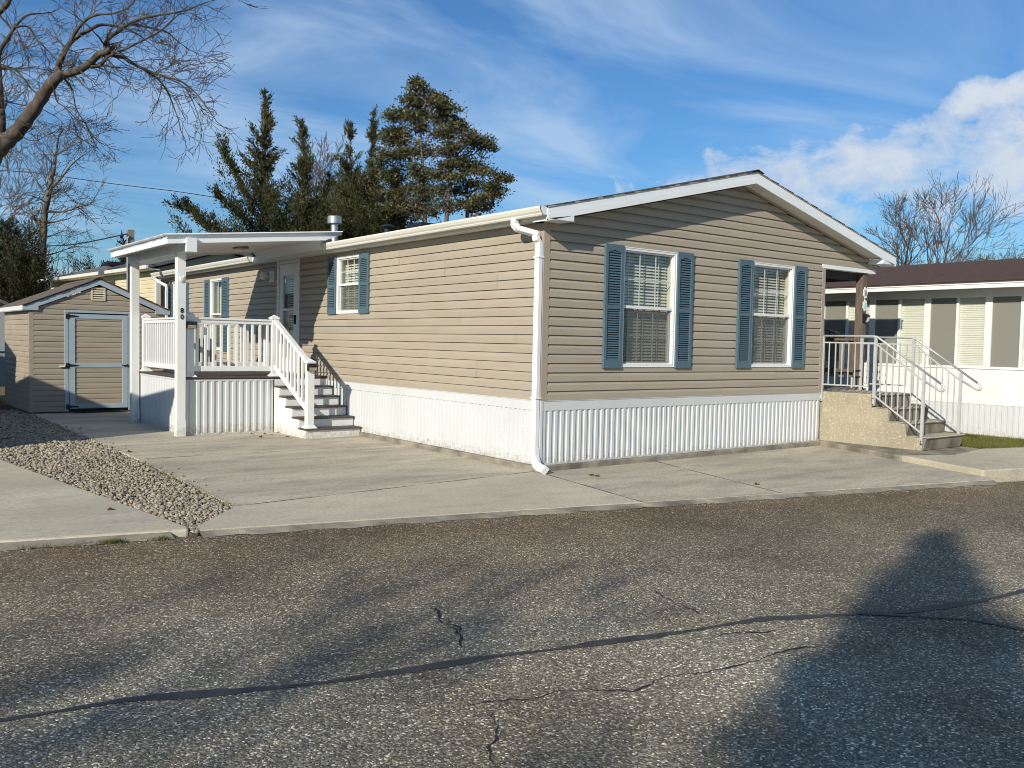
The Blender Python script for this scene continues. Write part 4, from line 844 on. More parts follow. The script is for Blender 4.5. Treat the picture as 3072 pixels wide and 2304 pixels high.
# wooden post of the recessed porch and its railing
wp = thing('porch_post', 'weathered brown wooden porch post at the right end of the home', 'post', (7.87, 0.07, 0.97))
b = MB(); b.box(7.795, 7.945, 0.0, 0.145, 0.998, 3.165); b.build('shaft', 'wood', wp, 0.006)
wr = thing('wooden_railing', 'weathered wooden porch railing behind the aluminium handrail', 'railing', (7.9, 1.3, 0.998))
b = MB(); b.box(7.83, 7.97, 0.15, 2.9, 1.90, 1.945); b.build('cap_rail', 'wood', wr, 0.004)
b = MB(); b.box(7.875, 7.915, 0.15, 2.9, 1.28, 1.36); b.build('bottom_rail', 'wood', wr, 0.003)
for k in range(12):
    y = 0.22 + k * 0.20; b = MB(); b.box(7.915, 7.945, y, y + 0.10, 1.20, 1.90); b.build('baluster', 'wood_grey' if k % 3 else 'wood', wr, 0.003)
for x, z, c, lab in ((7.87, 2.80, 'ornament_white', 'upper white scalloped wall plaque on the wooden porch post'), (7.87, 2.565, 'ornament_teal', 'lower pale teal ring plaque on the wooden porch post')):
    o = thing('post_plaque', lab, 'plaque', (x, -0.02, z))
    b = MB(); n = 28
    ring_ = [((0.072 + 0.009 * math.cos(7 * t * 2 * math.pi / n)) * math.cos(2 * math.pi * t / n), (0.105 + 0.011 * math.cos(7 * t * 2 * math.pi / n)) * math.sin(2 * math.pi * t / n)) for t in range(n)]
    b.prism([(x + p, z + q) for p, q in ring_], 'o', -0.014, -0.001); b.build('plate', 'ornament_white', o, 0.003)
    b = MB(); b.prism([(x + p * 0.5, z + q * 0.5) for p, q in ring_], 'o', -0.020, -0.0145); b.build('centre', 'galvanized' if c == 'ornament_white' else c, o)
ln = thing('wall_lantern', 'small black lantern on the wooden porch post', 'lantern', (7.88, -0.03, 2.25))
b = MB(); b.prism([(-0.002, 2.24), (-0.055, 2.25), (-0.10, 2.36), (-0.075, 2.395), (-0.002, 2.415)], 's', 7.82, 7.925); b.build('housing', 'black_metal', ln, 0.004)
b = MB(); b.prism([(-0.062, 2.262), (-0.092, 2.345), (-0.097, 2.343), (-0.066, 2.26)], 's', 7.835, 7.91); b.build('reflector', 'chrome', ln)
s = thing('rail_solar_light', 'black solar light with tilted panel standing on the wooden porch railing', 'solar light', (7.9, 0.72, 1.945))
b = MB(); b.tube([(7.9, 0.72, 1.945), (7.9, 0.72, 2.06)], 0.018, 8); b.build('stem', 'black_metal', s)
b = MB(); b.prism([(0.79, 2.09), (0.77, 2.12), (0.55, 2.055), (0.555, 2.04)], 's', 7.82, 7.98); b.build('solar_panel', 'black_metal', s, 0.003)
bn = thing('storage_bin', 'dark grey storage bin on the recessed porch behind the railing', 'bin', (7.0, 0.9, 0.998))
b = MB(); b.box(6.66, 7.3, 0.5, 1.1, 0.999, 1.86); b.build('body', 'black_metal', bn, 0.02)
b = MB(); b.box(6.63, 7.33, 0.47, 1.13, 1.861, 1.92); b.build('lid', 'black_metal', bn, 0.01)

# ------------------------------------------------------------------ neighbouring home on the right
NX = 10.5
nh = thing('neighbour_home', 'white neighbouring home with a row of blinded windows and maroon roof', 'mobile home', (13, 3, 0))
NW = lambda s, o, z: (NX - o, s, z)
NY0, NY1 = -7.0, 12.0
b = MB(NW); b.box(NY0, NY1, -0.1, 0.0, 0.78, 1.40); b.box(NY0, NY1, -0.1, -0.001, 2.87, 3.0); nwl = b.build('wall', 'vinyl', nh)
b = MB(NW); b.box(NY0, NY1, 0.0, 0.012, 0.70, 0.80); b.box(NY0, NY1, -0.1, 0.018, 1.40, 1.425); b.build('wall_trim', 'vinyl', nwl, 0.003)
pair = 1.225; dk = []
k0 = -5
for k in range(-5, 10):
    # pair: dark pane on the left (greater y), light pane on the right, then a wide mullion
    ytop = 0.06 + k * pair
    b = MB(NW); b.box(ytop - 1.165, ytop + 0.06, -0.08, 0.015, 2.82, 2.872); b.box(ytop - 1.165, ytop + 0.06, -0.08, 0.012, 1.40, 1.45)
    b.box(ytop - 0.0, ytop + 0.06, -0.08, 0.016, 1.45, 2.82); b.box(ytop - 1.165, ytop - 1.09, -0.08, 0.016, 1.45, 2.82); b.box(ytop - 0.575, ytop - 0.525, -0.08, 0.014, 1.45, 2.82)
    nwn = b.build('window', 'vinyl', nh, 0.002)
    for a, c, scr in ((ytop - 0.525, ytop, True), (ytop - 1.09, ytop - 0.575, False)):
        b = MB(NW); b.box(a, c, -0.03, -0.026, 1.45, 2.82); b.build('pane', 'glass', nwn)
        if scr: b = MB(NW); b.box(a, c, -0.0125, -0.0115, 1.45, 2.82); b.build('insect_screen', 'screen_pale', nwn)
        b = MB(NW); n = 38; p = 1.37 / n
        for q in range(n): b.prism([(-0.055, 1.45 + q * p), (-0.052, 1.45 + q * p), (-0.064, 1.45 + (q + 1.0) * p), (-0.067, 1.45 + (q + 1.0) * p)], 's', a, c)
        tag(b.build('blind', 'blind', nwn), kind='stuff')
NS = lambda s, o, z: (NX - o, s, z)
n = round((NY1 - NY0) / 0.424)
b = MB(NS); b.box(NY0, NY1, -0.02, 0.004, 0.05, 0.085); sk_ = b.build('skirting', 'skirt_vinyl', nh)
f = skirt_panel(NS, 0.424, 0.06, 0.70, 0.106, 0.012).build('skirting_panel', 'skirt_vinyl', sk_); f.location = (0, NY0, 0)
for k in range(1, n): inst(f, 'skirting_panel', sk_, (0, NY0 + k * 0.424, 0))
b = MB(); b.box(10.0, 10.025, NY0 - 0.3, NY1, 2.965, 3.10); b.box(9.985, 10.0, NY0 - 0.3, NY1, 3.045, 3.112); b.build('eave_fascia', 'vinyl', nh, 0.003)
b = MB(); b.box(10.025, NX + 0.1, NY0 - 0.3, NY1, 3.0, 3.015); b.build('eave_soffit', 'soffit', nh)
nr = lambda x: 3.105 + (x - 9.97) * 0.195
b = MB(); b.prism([(9.97, nr(9.97)), (14.0, nr(14.0)), (18.0, nr(9.97)), (18.0, nr(9.97) - 0.03), (14.0, nr(14) - 0.03), (9.97, nr(9.97) - 0.03)], 'o', NY0 - 0.3, NY1 + 0.3); nrf = b.build('roof', 'shingle_maroon', nh)
for k in range(27):
    xa = 9.96 + k * 0.15; b = MB(); b.prism([(xa, nr(xa) - 0.002), (xa, nr(xa) + 0.012), (xa + 0.17, nr(xa + 0.17) + 0.004), (xa + 0.17, nr(xa + 0.17) - 0.004)], 'o', NY0 - 0.32, NY1 + 0.32); b.build('shingle_course', 'shingle_maroon', nrf)
b = MB(); b.box(NX + 0.1, 17.6, NY0, NY0 + 0.1, 0.05, 3.0); b.box(17.5, 17.6, NY0, NY1, 0.05, 3.0); b.box(NX + 0.1, 17.6, NY1 - 0.1, NY1, 0.05, 3.0); b.build('end_walls', 'vinyl', nh)
b = MB(); b.quad((NX + 0.3, NY0, 0.7), (NX + 0.3, NY1, 0.7), (NX + 0.3, NY1, 3.0), (NX + 0.3, NY0, 3.0)); b.build('room_backdrop', 'room_dark', nh)

# ------------------------------------------------------------------ neighbouring home on the left (its shadow reaches the drive)
ang = math.atan(0.29)
A0 = Vector((-7.53, 4.72, 0)); du = Vector((-math.sin(ang), math.cos(ang), 0)); dv = Vector((-math.cos(ang), -math.sin(ang), 0))
LH = lambda s, o, z: tuple(A0 + du * s + dv * o + Vector((0, 0, z)))
lh = thing('neighbour_house', 'pale grey neighbouring house left of the gravel strip, outside the frame', 'house', tuple(A0 + du * 6 + dv * 3))
b = MB(LH); b.box(0.25, 14, 0.25, 7.0, 0.0, 3.2); b.build('wall', 'siding_grey', lh)
b = MB(LH); b.prism([(0.0, 3.18), (3.6, 4.15), (7.2, 3.18), (7.2, 3.30), (3.6, 4.28), (0.0, 3.30)], 's', 0.0, 14.2); b.build('roof', 'shingle_grey', lh)
b = MB(LH); b.box(6.9, 10.2, 0.35, 3.5, 0.0, 4.0); b.build('wing_wall', 'siding_grey', lh)
b = MB(LH); b.prism([(6.75, 3.85), (8.6, 4.55), (10.4, 3.85), (10.4, 3.97), (8.6, 4.67), (6.75, 3.97)], 'o', 0.2, 3.8); b.build('wing_roof', 'shingle_grey', lh)
# pale structure behind the shed at the left edge
gs = thing('grey_outbuilding', 'pale grey outbuilding wall behind the garden shed at the left edge', 'outbuilding', (-4.6, 16.6, 0))
b = MB(); b.box(-7.5, -4.02, 16.6, 18.8, 0.35, 2.35); b.build('wall', 'siding_grey', gs)
f = MB().box(-4.02, -4.0, 16.6, 16.64, 0.35, 2.35).build('corner_trim', 'vinyl', gs)
for k in range(12):
    inst_b = MB(); inst_b.box(-7.4 + k * 0.29, -7.12 + k * 0.29, 16.57, 16.60, 0.36, 2.34); inst_b.build('wall_panel', 'siding_grey', gs, 0.006)
b = MB(); b.box(-7.5, -4.0, 16.52, 16.58, 1.25, 1.40); b.build('belt_trim', 'shed_blue', gs)
b = MB(); b.prism([(-7.6, 2.36), (-5.7, 3.2), (-3.85, 2.36), (-3.85, 2.44), (-5.7, 3.29), (-7.6, 2.44)], 'o', 16.4, 19); b.build('roof', 'shingle_grey', gs)

# ------------------------------------------------------------------ cream house behind
ch = thing('cream_house', 'cream-sided house with grey roof behind the garden shed', 'house', (2, 23, 0))
cw = empty('side_wall', (0, 23, 0), ch)
C0 = Vector((0.02, 17.7, 0)); cang = math.atan(0.085); cdu = Vector((-math.sin(cang), math.cos(cang), 0)); cdv = Vector((-math.cos(cang), -math.sin(cang), 0))
CH = lambda s, o, z: tuple(C0 + cdu * s + cdv * o + Vector((0, 0, z)))
side(CH, 0, 10.4, 0.2, 3.66, 0.127, [], 'siding_cream', cw, None, 0.016)
b = MB(CH); b.box(0.0, 10.4, -4.5, -0.02, 0.1, 3.66); b.build('core_wall', 'siding_cream', ch)
b = MB(CH); b.box(-0.1, 0.0, -0.1, 0.03, 0.2, 3.66); b.build('corner_post', 'vinyl', ch)
b = MB(CH); b.prism([(0.1, 3.662), (-2.1, 4.34), (-4.6, 3.70), (-4.6, 3.662)], 's', -0.02, 10.4); b.build('gable_end', 'siding_cream', ch)
b = MB(CH); b.prism([(0.32, 3.66), (-2.1, 4.38), (-4.9, 3.66), (-4.9, 3.74), (-2.1, 4.48), (0.32, 3.75)], 's', -0.3, 10.7); b.build('roof', 'shingle_grey', ch)
b = MB(CH); b.box(-0.3, 10.7, 0.32, 0.40, 3.64, 3.745); b.build('gutter', 'gutter', ch, 0.01)
b = MB(CH); b.box(-0.3, 10.7, 0.0, 0.30, 3.63, 3.65); b.build('soffit', 'soffit', ch)
p = Vector(CH(1.3, -1.3, 4.30)); b = MB(); b.lathe(tuple(p), [(0.11, 0), (0.11, 0.25), (0.20, 0.27), (0.22, 0.33), (0.16, 0.42), (0.03, 0.45)], 14); b.build('roof_vent', 'copper_brown', ch)
b = MB(CH); b.box(2.0, 2.07, 0.02, 0.07, 0.3, 3.6); b.build('downspout', 'vinyl', ch)
p = Vector(CH(6.5, -1.0, 4.15)); b = MB(); b.box(p.x - 0.3, p.x + 0.3, p.y - 0.3, p.y + 0.3, p.z, p.z + 0.14); b.build('roof_vent', 'black_metal', ch, 0.02)
# service post and overhead wires
sp_ = thing('service_post', 'weathered square wooden post behind the garden shed', 'post', (-1.22, 15.62, 0))
b = MB(); b.box(-1.30, -1.14, 15.54, 15.70, 0.0, 4.50); b.build('shaft', 'wood_grey', sp_, 0.006)
b = MB(); b.tube([(-1.32, 15.53, 0.3), (-1.32, 15.53, 4.25), (-1.28, 15.5, 4.34)], 0.022, 8); b.build('conduit', 'galvanized', sp_)
def wire(pts, r, lab):
    P = [unp(*q) for q in pts]; b = MB(); b.tube([tuple(p) for p in P], r, 5); tag(b.build('overhead_wire', 'black_paint'), lab, 'wire')
wire([(60, 742, 33), (140, 738, 31), (200, 736, 29), (260, 727, 26.5), (310, 717, 25), (355, 707, 23.6), (383, 702, 23)], 0.018, 'black overhead wire sagging to the wooden service post')
wire([(-80, 505, 46), (100, 518, 45), (350, 553, 44), (520, 573, 43), (700, 600, 42), (900, 633, 41)], 0.02, 'thin overhead wire crossing the sky above the cream house')

# ------------------------------------------------------------------ trees
class Tubes:
    def __init__(self): self.v = []; self.f = []
    def add(self, pts, rad, n):
        n0 = len(self.v); up = None
        for i, p in enumerate(pts):
            d = pts[min(i + 1, len(pts) - 1)] - pts[max(i - 1, 0)]
            if d.length < 1e-9: d = Vector((0, 0, 1))
            d.normalize(); a = d.orthogonal().normalized() if up is None else (up - d * up.dot(d))
            if a.length < 1e-6: a = d.orthogonal()
            a.normalize(); up = a; b = d.cross(a)
            for k in range(n):
                t = 2 * math.pi * k / n; self.v.append(tuple(p + (a * math.cos(t) + b * math.sin(t)) * rad[i]))
        for i in range(len(pts) - 1):
            for k in range(n): self.f.append((n0 + i * n + k, n0 + i * n + (k + 1) % n, n0 + (i + 1) * n + (k + 1) % n, n0 + (i + 1) * n + k))
    def build(self, name, m, parent):
        me = bpy.data.meshes.new(name); me.from_pydata(self.v, [], self.f); me.update(); return link(name, me, m, parent, smooth=True)
def rv(r): 
    v = Vector((r.gauss(0, 1), r.gauss(0, 1), r.gauss(0, 1))); return v.normalized()
def grow(T, r, p, d, L_, rad, lvl, rmin, wig=0.22, up=0.12, kids=(3, 5), tips=None, ratio=0.62):
    n = 4 if lvl > 1 else 3; pts = [p.copy()]; rr = [rad]; d = d.copy(); q = p.copy(); end = max(rmin, rad * 0.45)
    for k in range(n):
        d = (d + rv(r) * wig + Vector((0, 0, up)) * (0.5 if lvl > 1 else 1)).normalized(); q = q + d * (L_ / n); pts.append(q.copy()); rr.append(rad + (end - rad) * (k + 1) / n)
    T.add(pts, rr, 6 if rad > 0.06 else (4 if rad > 0.02 else 3))
    if lvl == 0:
        if tips is not None: tips.append((q, d))
        return
    for i in range(r.randint(*kids)):
        t = r.uniform(0.25, 1.0) if i else 1.0
        k = min(int(t * n), n - 1); fr = t * n - k; b = pts[k].lerp(pts[k + 1], fr); dd = (pts[k + 1] - pts[k]).normalized()
        sd = rv(r); sd = (sd - dd * sd.dot(dd)).normalized(); a = r.uniform(0.4, 0.95) if i else r.uniform(0.1, 0.4)
        rb = (rr[k] + (rr[k + 1] - rr[k]) * fr) * (r.uniform(0.5, 0.72) if i else 0.85)
        grow(T, r, b, (dd * math.cos(a) + sd * math.sin(a)), L_ * ratio * r.uniform(0.8, 1.2), max(rb, rmin), lvl - 1, rmin, wig, up, kids, tips, ratio)

def bare_tree(name, label, base, H, seed, rad=0.16, lvl=4, m='bark_far', rmin=0.008, group=None, spread=0.55, kids=(3, 5), lean=None, up=0.12):
    r = random.Random(seed); t = thing(name, label, 'tree', tuple(base), group); tr = Tubes(); T = Tubes(); p = Vector(base); d = Vector((0, 0, 1)) + (lean or Vector()); pts = [p.copy()]; rr = [rad * 1.25]; n = 9
    for k in range(n):
        d = (d + rv(r) * 0.10 + Vector((0, 0, 0.10))).normalized(); p = p + d * (H * 0.75 / n); pts.append(p.copy()); rr.append(max(rad * (1 - 0.85 * (k + 1) / n), rmin * 1.5))
    tr.add(pts, rr, 8); tr.build('trunk', m, t)
    for i in range(2, n + 1):
        for j in range(2 if i < n else 3):
            a = r.uniform(0, 6.28); h = i / n; dd = Vector((math.cos(a), math.sin(a), r.uniform(0.35, 0.9) + h * 0.7)).normalized()
            grow(T, r, pts[i], dd, H * spread * (0.42 - 0.2 * h) * r.uniform(0.7, 1.2), rr[i] * 0.6, lvl - 1 if h > 0.75 else lvl - 1, rmin, 0.22, up, kids)
    T.build('crown', m, t); return t

# --- big bare oak whose limb leans in at upper left (limbs traced, given depth)
oak = thing('bare_oak', 'large bare oak with a thick leaning limb at the upper left', 'tree', tuple(unp(-95, 1235, 24.6)))
tr = Tubes(); T = Tubes(); R_ = random.Random(11)
def limb(pts, r0, r1, dep0, dep1, tubes, sides=7, sub=True, dens=1.0, Ls=1.0):
    P = []; m = len(pts)
    for i, (x, y) in enumerate(pts):
        P.append(unp(x / 2.37, y / 2.37, dep0 + (dep1 - dep0) * i / (m - 1) + 0.15 * math.sin(i * 2.1)))
    Q = []; 
    for i in range(m - 1):       # smooth subdivision
        p0, p1, p2, p3 = P[max(i - 1, 0)], P[i], P[i + 1], P[min(i + 2, m - 1)]
        for k in range(4):
            t = k / 4; Q.append(0.5 * ((2 * p1) + (p2 - p0) * t + (2 * p0 - 5 * p1 + 4 * p2 - p3) * t * t + (3 * p1 - p0 - 3 * p2 + p3) * t ** 3))
    Q.append(P[-1]); nq = len(Q); rad = [r0 + (r1 - r0) * (i / (nq - 1)) ** 0.8 for i in range(nq)]
    rad = [q * (1 + 0.08 * math.sin(i * 1.7)) for i, q in enumerate(rad)]
    tubes.add(Q, rad, sides)
    if sub:
        L_ = sum((a - b).length for a, b in zip(Q, Q[1:])); cnt = int(L_ * 3.8 * dens)
        for j in range(cnt):
            t = R_.uniform(0.08, 1.0); i = min(int(t * (nq - 1)), nq - 2); dd = (Q[i + 1] - Q[i]).normalized(); sd = rv(R_); sd = (sd - dd * sd.dot(dd)).normalized(); a = R_.uniform(0.5, 1.1)
            grow(T, R_, Q[i], dd * math.cos(a) + sd * math.sin(a), R_.uniform(0.45, 1.05) * Ls, max(0.009, min(0.03, rad[i] * 0.35)), 2, 0.0068, 0.32, 0.03, (3, 4), None, 0.62)
        grow(T, R_, Q[-1], (Q[-1] - Q[-2]).normalized(), 0.7, max(0.012, r1), 2, 0.0065, 0.28, 0.02, (3, 4))
limb([(-220, 2800), (-215, 2200), (-200, 1700), (-150, 1330), (-60, 1120), (0, 1045), (65, 985), (130, 925), (200, 830), (270, 735), (335, 635), (400, 560), (430, 535)], 0.34, 0.125, 24.6, 24.0, tr, 9, False)
limb([(430, 535), (415, 480), (440, 410), (480, 330), (540, 270), (640, 210), (720, 175), (820, 188), (900, 205), (1000, 255)], 0.10, 0.02, 24.0, 24.6, tr, 6)
limb([(480, 330), (530, 240), (600, 150), (690, 105), (800, 95), (900, 60), (960, 0)], 0.055, 0.016, 24.2, 23.4, tr, 6)
limb([(425, 545), (500, 520), (560, 500), (640, 450), (700, 390), (765, 370)], 0.11, 0.085, 24.0, 23.8, tr, 7)
limb([(765, 375), (748, 320), (770, 275), (840, 225), (890, 185), (980, 140), (1100, 112), (1230, 92), (1330, 70), (1430, 30), (1500, 5)], 0.07, 0.012, 23.8, 23.0, tr, 6)
limb([(640, 478), (715, 462), (775, 400), (900, 345), (1050, 270), (1150, 212), (1240, 130), (1320, 55)], 0.045, 0.012, 23.7, 23.3, tr, 5)
limb([(770, 385), (830, 400), (890, 415), (980, 470), (1090, 518), (1190, 548), (1290, 580), (1390, 660), (1450, 735), (1510, 820)], 0.06, 0.014, 23.8, 23.2, tr, 6)
limb([(900, 430), (1030, 500), (1130, 570), (1195, 660), (1235, 760), (1268, 850), (1285, 930)], 0.04, 0.012, 23.8, 24.2, tr, 5)
limb([(1080, 515), (1200, 560), (1310, 620), (1370, 720), (1400, 800)], 0.025, 0.010, 23.6, 23.9, tr, 5)
limb([(950, 175), (1080, 200), (1180, 225), (1260, 290), (1340, 350)], 0.03, 0.010, 23.6, 24.2, tr, 5)
limb([(60, 985), (20, 960), (12, 830), (0, 640), (-10, 480), (-5, 370), (60, 265), (110, 185), (190, 110), (290, 95)], 0.13, 0.02, 24.4, 25.0, tr, 7)
limb([(100, 195), (200, 190), (260, 280), (330, 350), (400, 420)], 0.035, 0.012, 24.8, 24.6, tr, 5)
limb([(0, 475), (100, 490), (180, 570), (230, 640), (285, 662)], 0.035, 0.012, 25.0, 24.4, tr, 5)
limb([(0, 490), (120, 490), (230, 480), (310, 495)], 0.03, 0.010, 24.8, 24.9, tr, 5)
limb([(460, 565), (510, 630), (525, 700), (545, 780), (600, 870)], 0.03, 0.010, 24.0, 24.4, tr, 5, dens=0.8)
limb([(385, 640), (405, 720), (470, 770), (560, 870), (640, 950), (710, 995)], 0.028, 0.009, 24.0, 23.6, tr, 5, dens=0.7)
limb([(-40, 690), (40, 720), (150, 745), (280, 770), (400, 830)], 0.03, 0.010, 24.9, 24.4, tr, 5)
limb([(-60, 60), (-20, 90), (40, 40), (80, -30)], 0.11, 0.07, 25.2, 25.2, tr, 6, False)
limb([(0, 110), (60, 180), (120, 220), (160, 320), (200, 430)], 0.03, 0.010, 25.2, 25.0, tr, 5)
limb([(130, 925), (180, 985), (260, 1000), (330, 960)], 0.025, 0.009, 24.0, 24.0, tr, 5)
limb([(720, 375), (640, 345), (560, 355), (500, 370)], 0.022, 0.009, 23.9, 24.3, tr, 5)
for x0 in (-420, -330): limb([(-150, 1330), (x0 + 60, 700), (x0, 100), (x0 + 40, -500)], 0.16, 0.05, 25, 26, tr, 6, True, 0.35, 1.6)
tr.build('trunk', 'bark', oak); T.build('crown', 'bark_far', oak)

# --- slender bare tree behind the shed
bt = thing('bare_tree', 'slender bare tree with upright trunk behind the garden shed', 'tree', tuple(unp(122, 1010, 35)))
tr = Tubes(); T = Tubes(); R_ = random.Random(5)
def lm(pts, r0, r1, dep, dens=1.0, sub=True, Ls=1.0):
    limb([(x / 1595 * 500 * 2.37, (380 + y / 3.19) * 2.37) for x, y in pts], r0, r1, dep, dep + 0.5, tr, 6, sub, dens, Ls)
lm([(380, 1900), (385, 1400), (400, 1200), (415, 1000), (425, 850), (455, 700), (480, 600), (495, 500), (520, 400), (530, 300), (545, 200), (560, 100)], 0.20, 0.03, 35, 0.5)
lm([(500, 580), (570, 510), (640, 420), (700, 350), (790, 280), (850, 240)], 0.06, 0.015, 35)
lm([(455, 660), (400, 600), (350, 520), (300, 450), (250, 370)], 0.05, 0.015, 35)
lm([(455, 810), (570, 815), (680, 795), (740, 770), (860, 740), (900, 690)], 0.05, 0.015, 35)
lm([(740, 770), (800, 810), (880, 890)], 0.025, 0.012, 35)
lm([(430, 915), (500, 915), (600, 895), (660, 880)], 0.05, 0.015, 35)
lm([(410, 940), (350, 915), (320, 850), (270, 770), (200, 700)], 0.07, 0.015, 35.5)
lm([(490, 650), (560, 610), (600, 580), (640, 650), (690, 700)], 0.03, 0.012, 35)
lm([(470, 500), (450, 400), (440, 300)], 0.03, 0.012, 35)
lm([(525, 280), (480, 210), (440, 140)], 0.03, 0.012, 35); lm([(540, 270), (620, 220), (680, 190)], 0.03, 0.012, 35)
lm([(400, 1020), (300, 980), (180, 950), (80, 930)], 0.05, 0.015, 35.5); lm([(415, 1060), (500, 1040), (600, 1000)], 0.04, 0.014, 35.5)
lm([(405, 1150), (300, 1060), (200, 1000)], 0.04, 0.014, 35.5); lm([(400, 1240), (500, 1220), (640, 1170)], 0.04, 0.014, 35.5)
tr.build('trunk', 'bark_pale', bt); T.build('crown', 'bark_far', bt)

# --- evergreens
def leaf_mesh(P, D, size, aspect, r, name, m, parent):
    """P,D: arrays of leaf centres and directions -> one mesh of small bent quads"""
    n = len(P); rnd = r.normal(size=(n, 3)); D = D / np.linalg.norm(D, axis=1, keepdims=True)
    S = np.cross(D, rnd); S /= np.linalg.norm(S, axis=1, keepdims=True) + 1e-9
    sz = size * r.uniform(0.6, 1.35, (n, 1)); a = D * sz; b = S * sz * aspect; Nn = np.cross(D, S) * sz * 0.18
    V = np.stack([P - a - b * 0.5, P + b * -1.0 + Nn, P + a, P + b + Nn], 1).reshape(-1, 3)
    me = bpy.data.meshes.new(name); me.vertices.add(4 * n); me.vertices.foreach_set('co', V.astype(np.float32).ravel())
    me.loops.add(4 * n); me.loops.foreach_set('vertex_index', np.arange(4 * n, dtype=np.int32)); me.polygons.add(n)
    me.polygons.foreach_set('loop_start', np.arange(0, 4 * n, 4, dtype=np.int32)); me.polygons.foreach_set('loop_total', np.full(n, 4, dtype=np.int32)); me.update(calc_edges=True)
    return link(name, me, m, parent)
def spray(path, r, per, rad, up=0.35):
    """leaf points round a branch path"""
    P = []; D = []
    for a, b in zip(path, path[1:]):
        L_ = (b - a).length; k = max(1, int(per * L_)); t = r.random(k)[:, None]
        a_, b_ = np.array(a), np.array(b); c = a_ + (b_ - a_) * t
        off = r.normal(size=(k, 3)) * rad; P.append(c + off); d = np.array((b - a).normalized()) * 0.7 + off / (rad + 1e-6) * 0.45; d[:, 2] += up; D.append(d)
    return P, D
def cedar(label, top, base_z, seed, w=1.0, spire=0.45, arms=(), per=100, m='cedar_leaf', name='red_cedar', group='cedars and hollies behind the home', full=1.0, wf=None, lsz=0.056):
    r = np.random.default_rng(seed); rr = random.Random(seed); top = Vector(top); base = Vector((top.x + rr.uniform(-.2, .2), top.y, base_z)); H = top.z - base_z
    t = thing(name, label, 'tree', tuple(base), group); tr = Tubes(); P = []; D = []
    def axis(h): return base.lerp(top, h) + Vector((0.07 * math.sin(h * 7 + seed), 0.05 * math.cos(h * 6), 0))
    tr.add([axis(k / 10) for k in range(11)], [0.13 * (1 - 0.93 * k / 10) for k in range(11)], 7)
    def width(h):
        if wf: return wf(h)
        if h > 1 - spire: return w * (0.14 + 0.66 * (1 - h) / spire)
        return w * (0.80 + 0.95 * min(1, (1 - spire - h) / 0.13))
    nb = int(40 * H * full / 2.2)
    for k in range(nb):
        h = 1 - (rr.random() ** 0.85); a = rr.uniform(0, 6.283); L_ = width(h) * (rr.choice((0.45, 0.7, 0.9, 1.1, 1.45)) * rr.uniform(0.8, 1.2) if wf is None else rr.uniform(0.6, 1.05)); ang_ = math.radians(rr.uniform(10, 48) + 12 * h if wf is None else rr.uniform(0, 15))
        p = axis(h); d = Vector((math.cos(a) * math.cos(ang_), math.sin(a) * math.cos(ang_), math.sin(ang_))); path = [p]; 
        for j in range(3): d = (d + Vector((rr.gauss(0, .12), rr.gauss(0, .12), 0.10 + rr.gauss(0, .08)))).normalized(); p = p + d * L_ / 3; path.append(p)
        tr.add(path, [0.022, 0.015, 0.01, 0.006], 3)
        q, e = spray(path, r, per * 1.7, 0.04 + 0.032 * L_); P += q; D += e
    for arm in arms:
        path = [unp(*q) for q in arm]; tr.add(path, [0.07 * (1 - 0.8 * i / (len(path) - 1)) for i in range(len(path))], 5)
        q, e = spray(path, r, per * 1.6, 0.13); P += q; D += e
        for i in range(len(path) - 1):
            for j in range(7):
                c = path[i].lerp(path[i + 1], rr.random()); dd = ((path[i + 1] - path[i]).normalized() * 0.6 + rv(rr) * 0.6 + Vector((0, 0, 0.45))).normalized(); sp = [c, c + dd * 0.22, c + dd * 0.45 * rr.uniform(.7, 1.3)]
                tr.add(sp, [0.012, 0.009, 0.005], 3); q, e = spray(sp, r, per * 1.3, 0.06); P += q; D += e
    q, e = spray([axis(1 - spire * 0.9), axis(1.0)], r, per * 0.5, 0.04); P += q; D += e
    tr.build('trunk', 'bark', t); leaf_mesh(np.concatenate(P), np.concatenate(D), lsz, 0.36, r, 'crown', m, t); return t
cedar('tall dark cedar with a long thin spire behind the porch canopy', unp(793, 268, 34), 0.3, 21, 1.45, 0.45, arms=[[(760, 640, 34), (735, 575, 34), (705, 520, 33.8), (680, 470, 33.6), (668, 430, 33.5)], [(740, 660, 34), (700, 630, 33.8), (670, 600, 33.6), (650, 588, 33.5)]])
cedar('low cedar bough tree leaning left above the canopy edge', unp(645, 640, 33), 0.3, 22, 0.9, 0.2, arms=[[(680, 715, 33), (620, 680, 33), (580, 640, 33), (520, 613, 33)], [(640, 690, 33), (600, 660, 33), (562, 612, 33)]], full=0.6)
cedar('short-spired dark cedar between the two taller spires', unp(914, 356, 35), 0.3, 23, 1.3, 0.38)
cedar('brownish cedar with a blunt feathery top', unp(1056, 376, 34), 0.3, 24, 1.15, 0.30, full=0.85)
cedar('cedar with a thin rope-like spire beside the tall hollies', unp(1121, 330, 35), 0.3, 25, 1.2, 0.38)
cedar('dense bushy evergreen at the foot of the spires', unp(985, 520, 36), 0.3, 26, 1.15, 0.2)
cedar('dense bushy evergreen right behind the vent pipe', unp(1185, 530, 33.5), 0.3, 27, 1.25, 0.2)

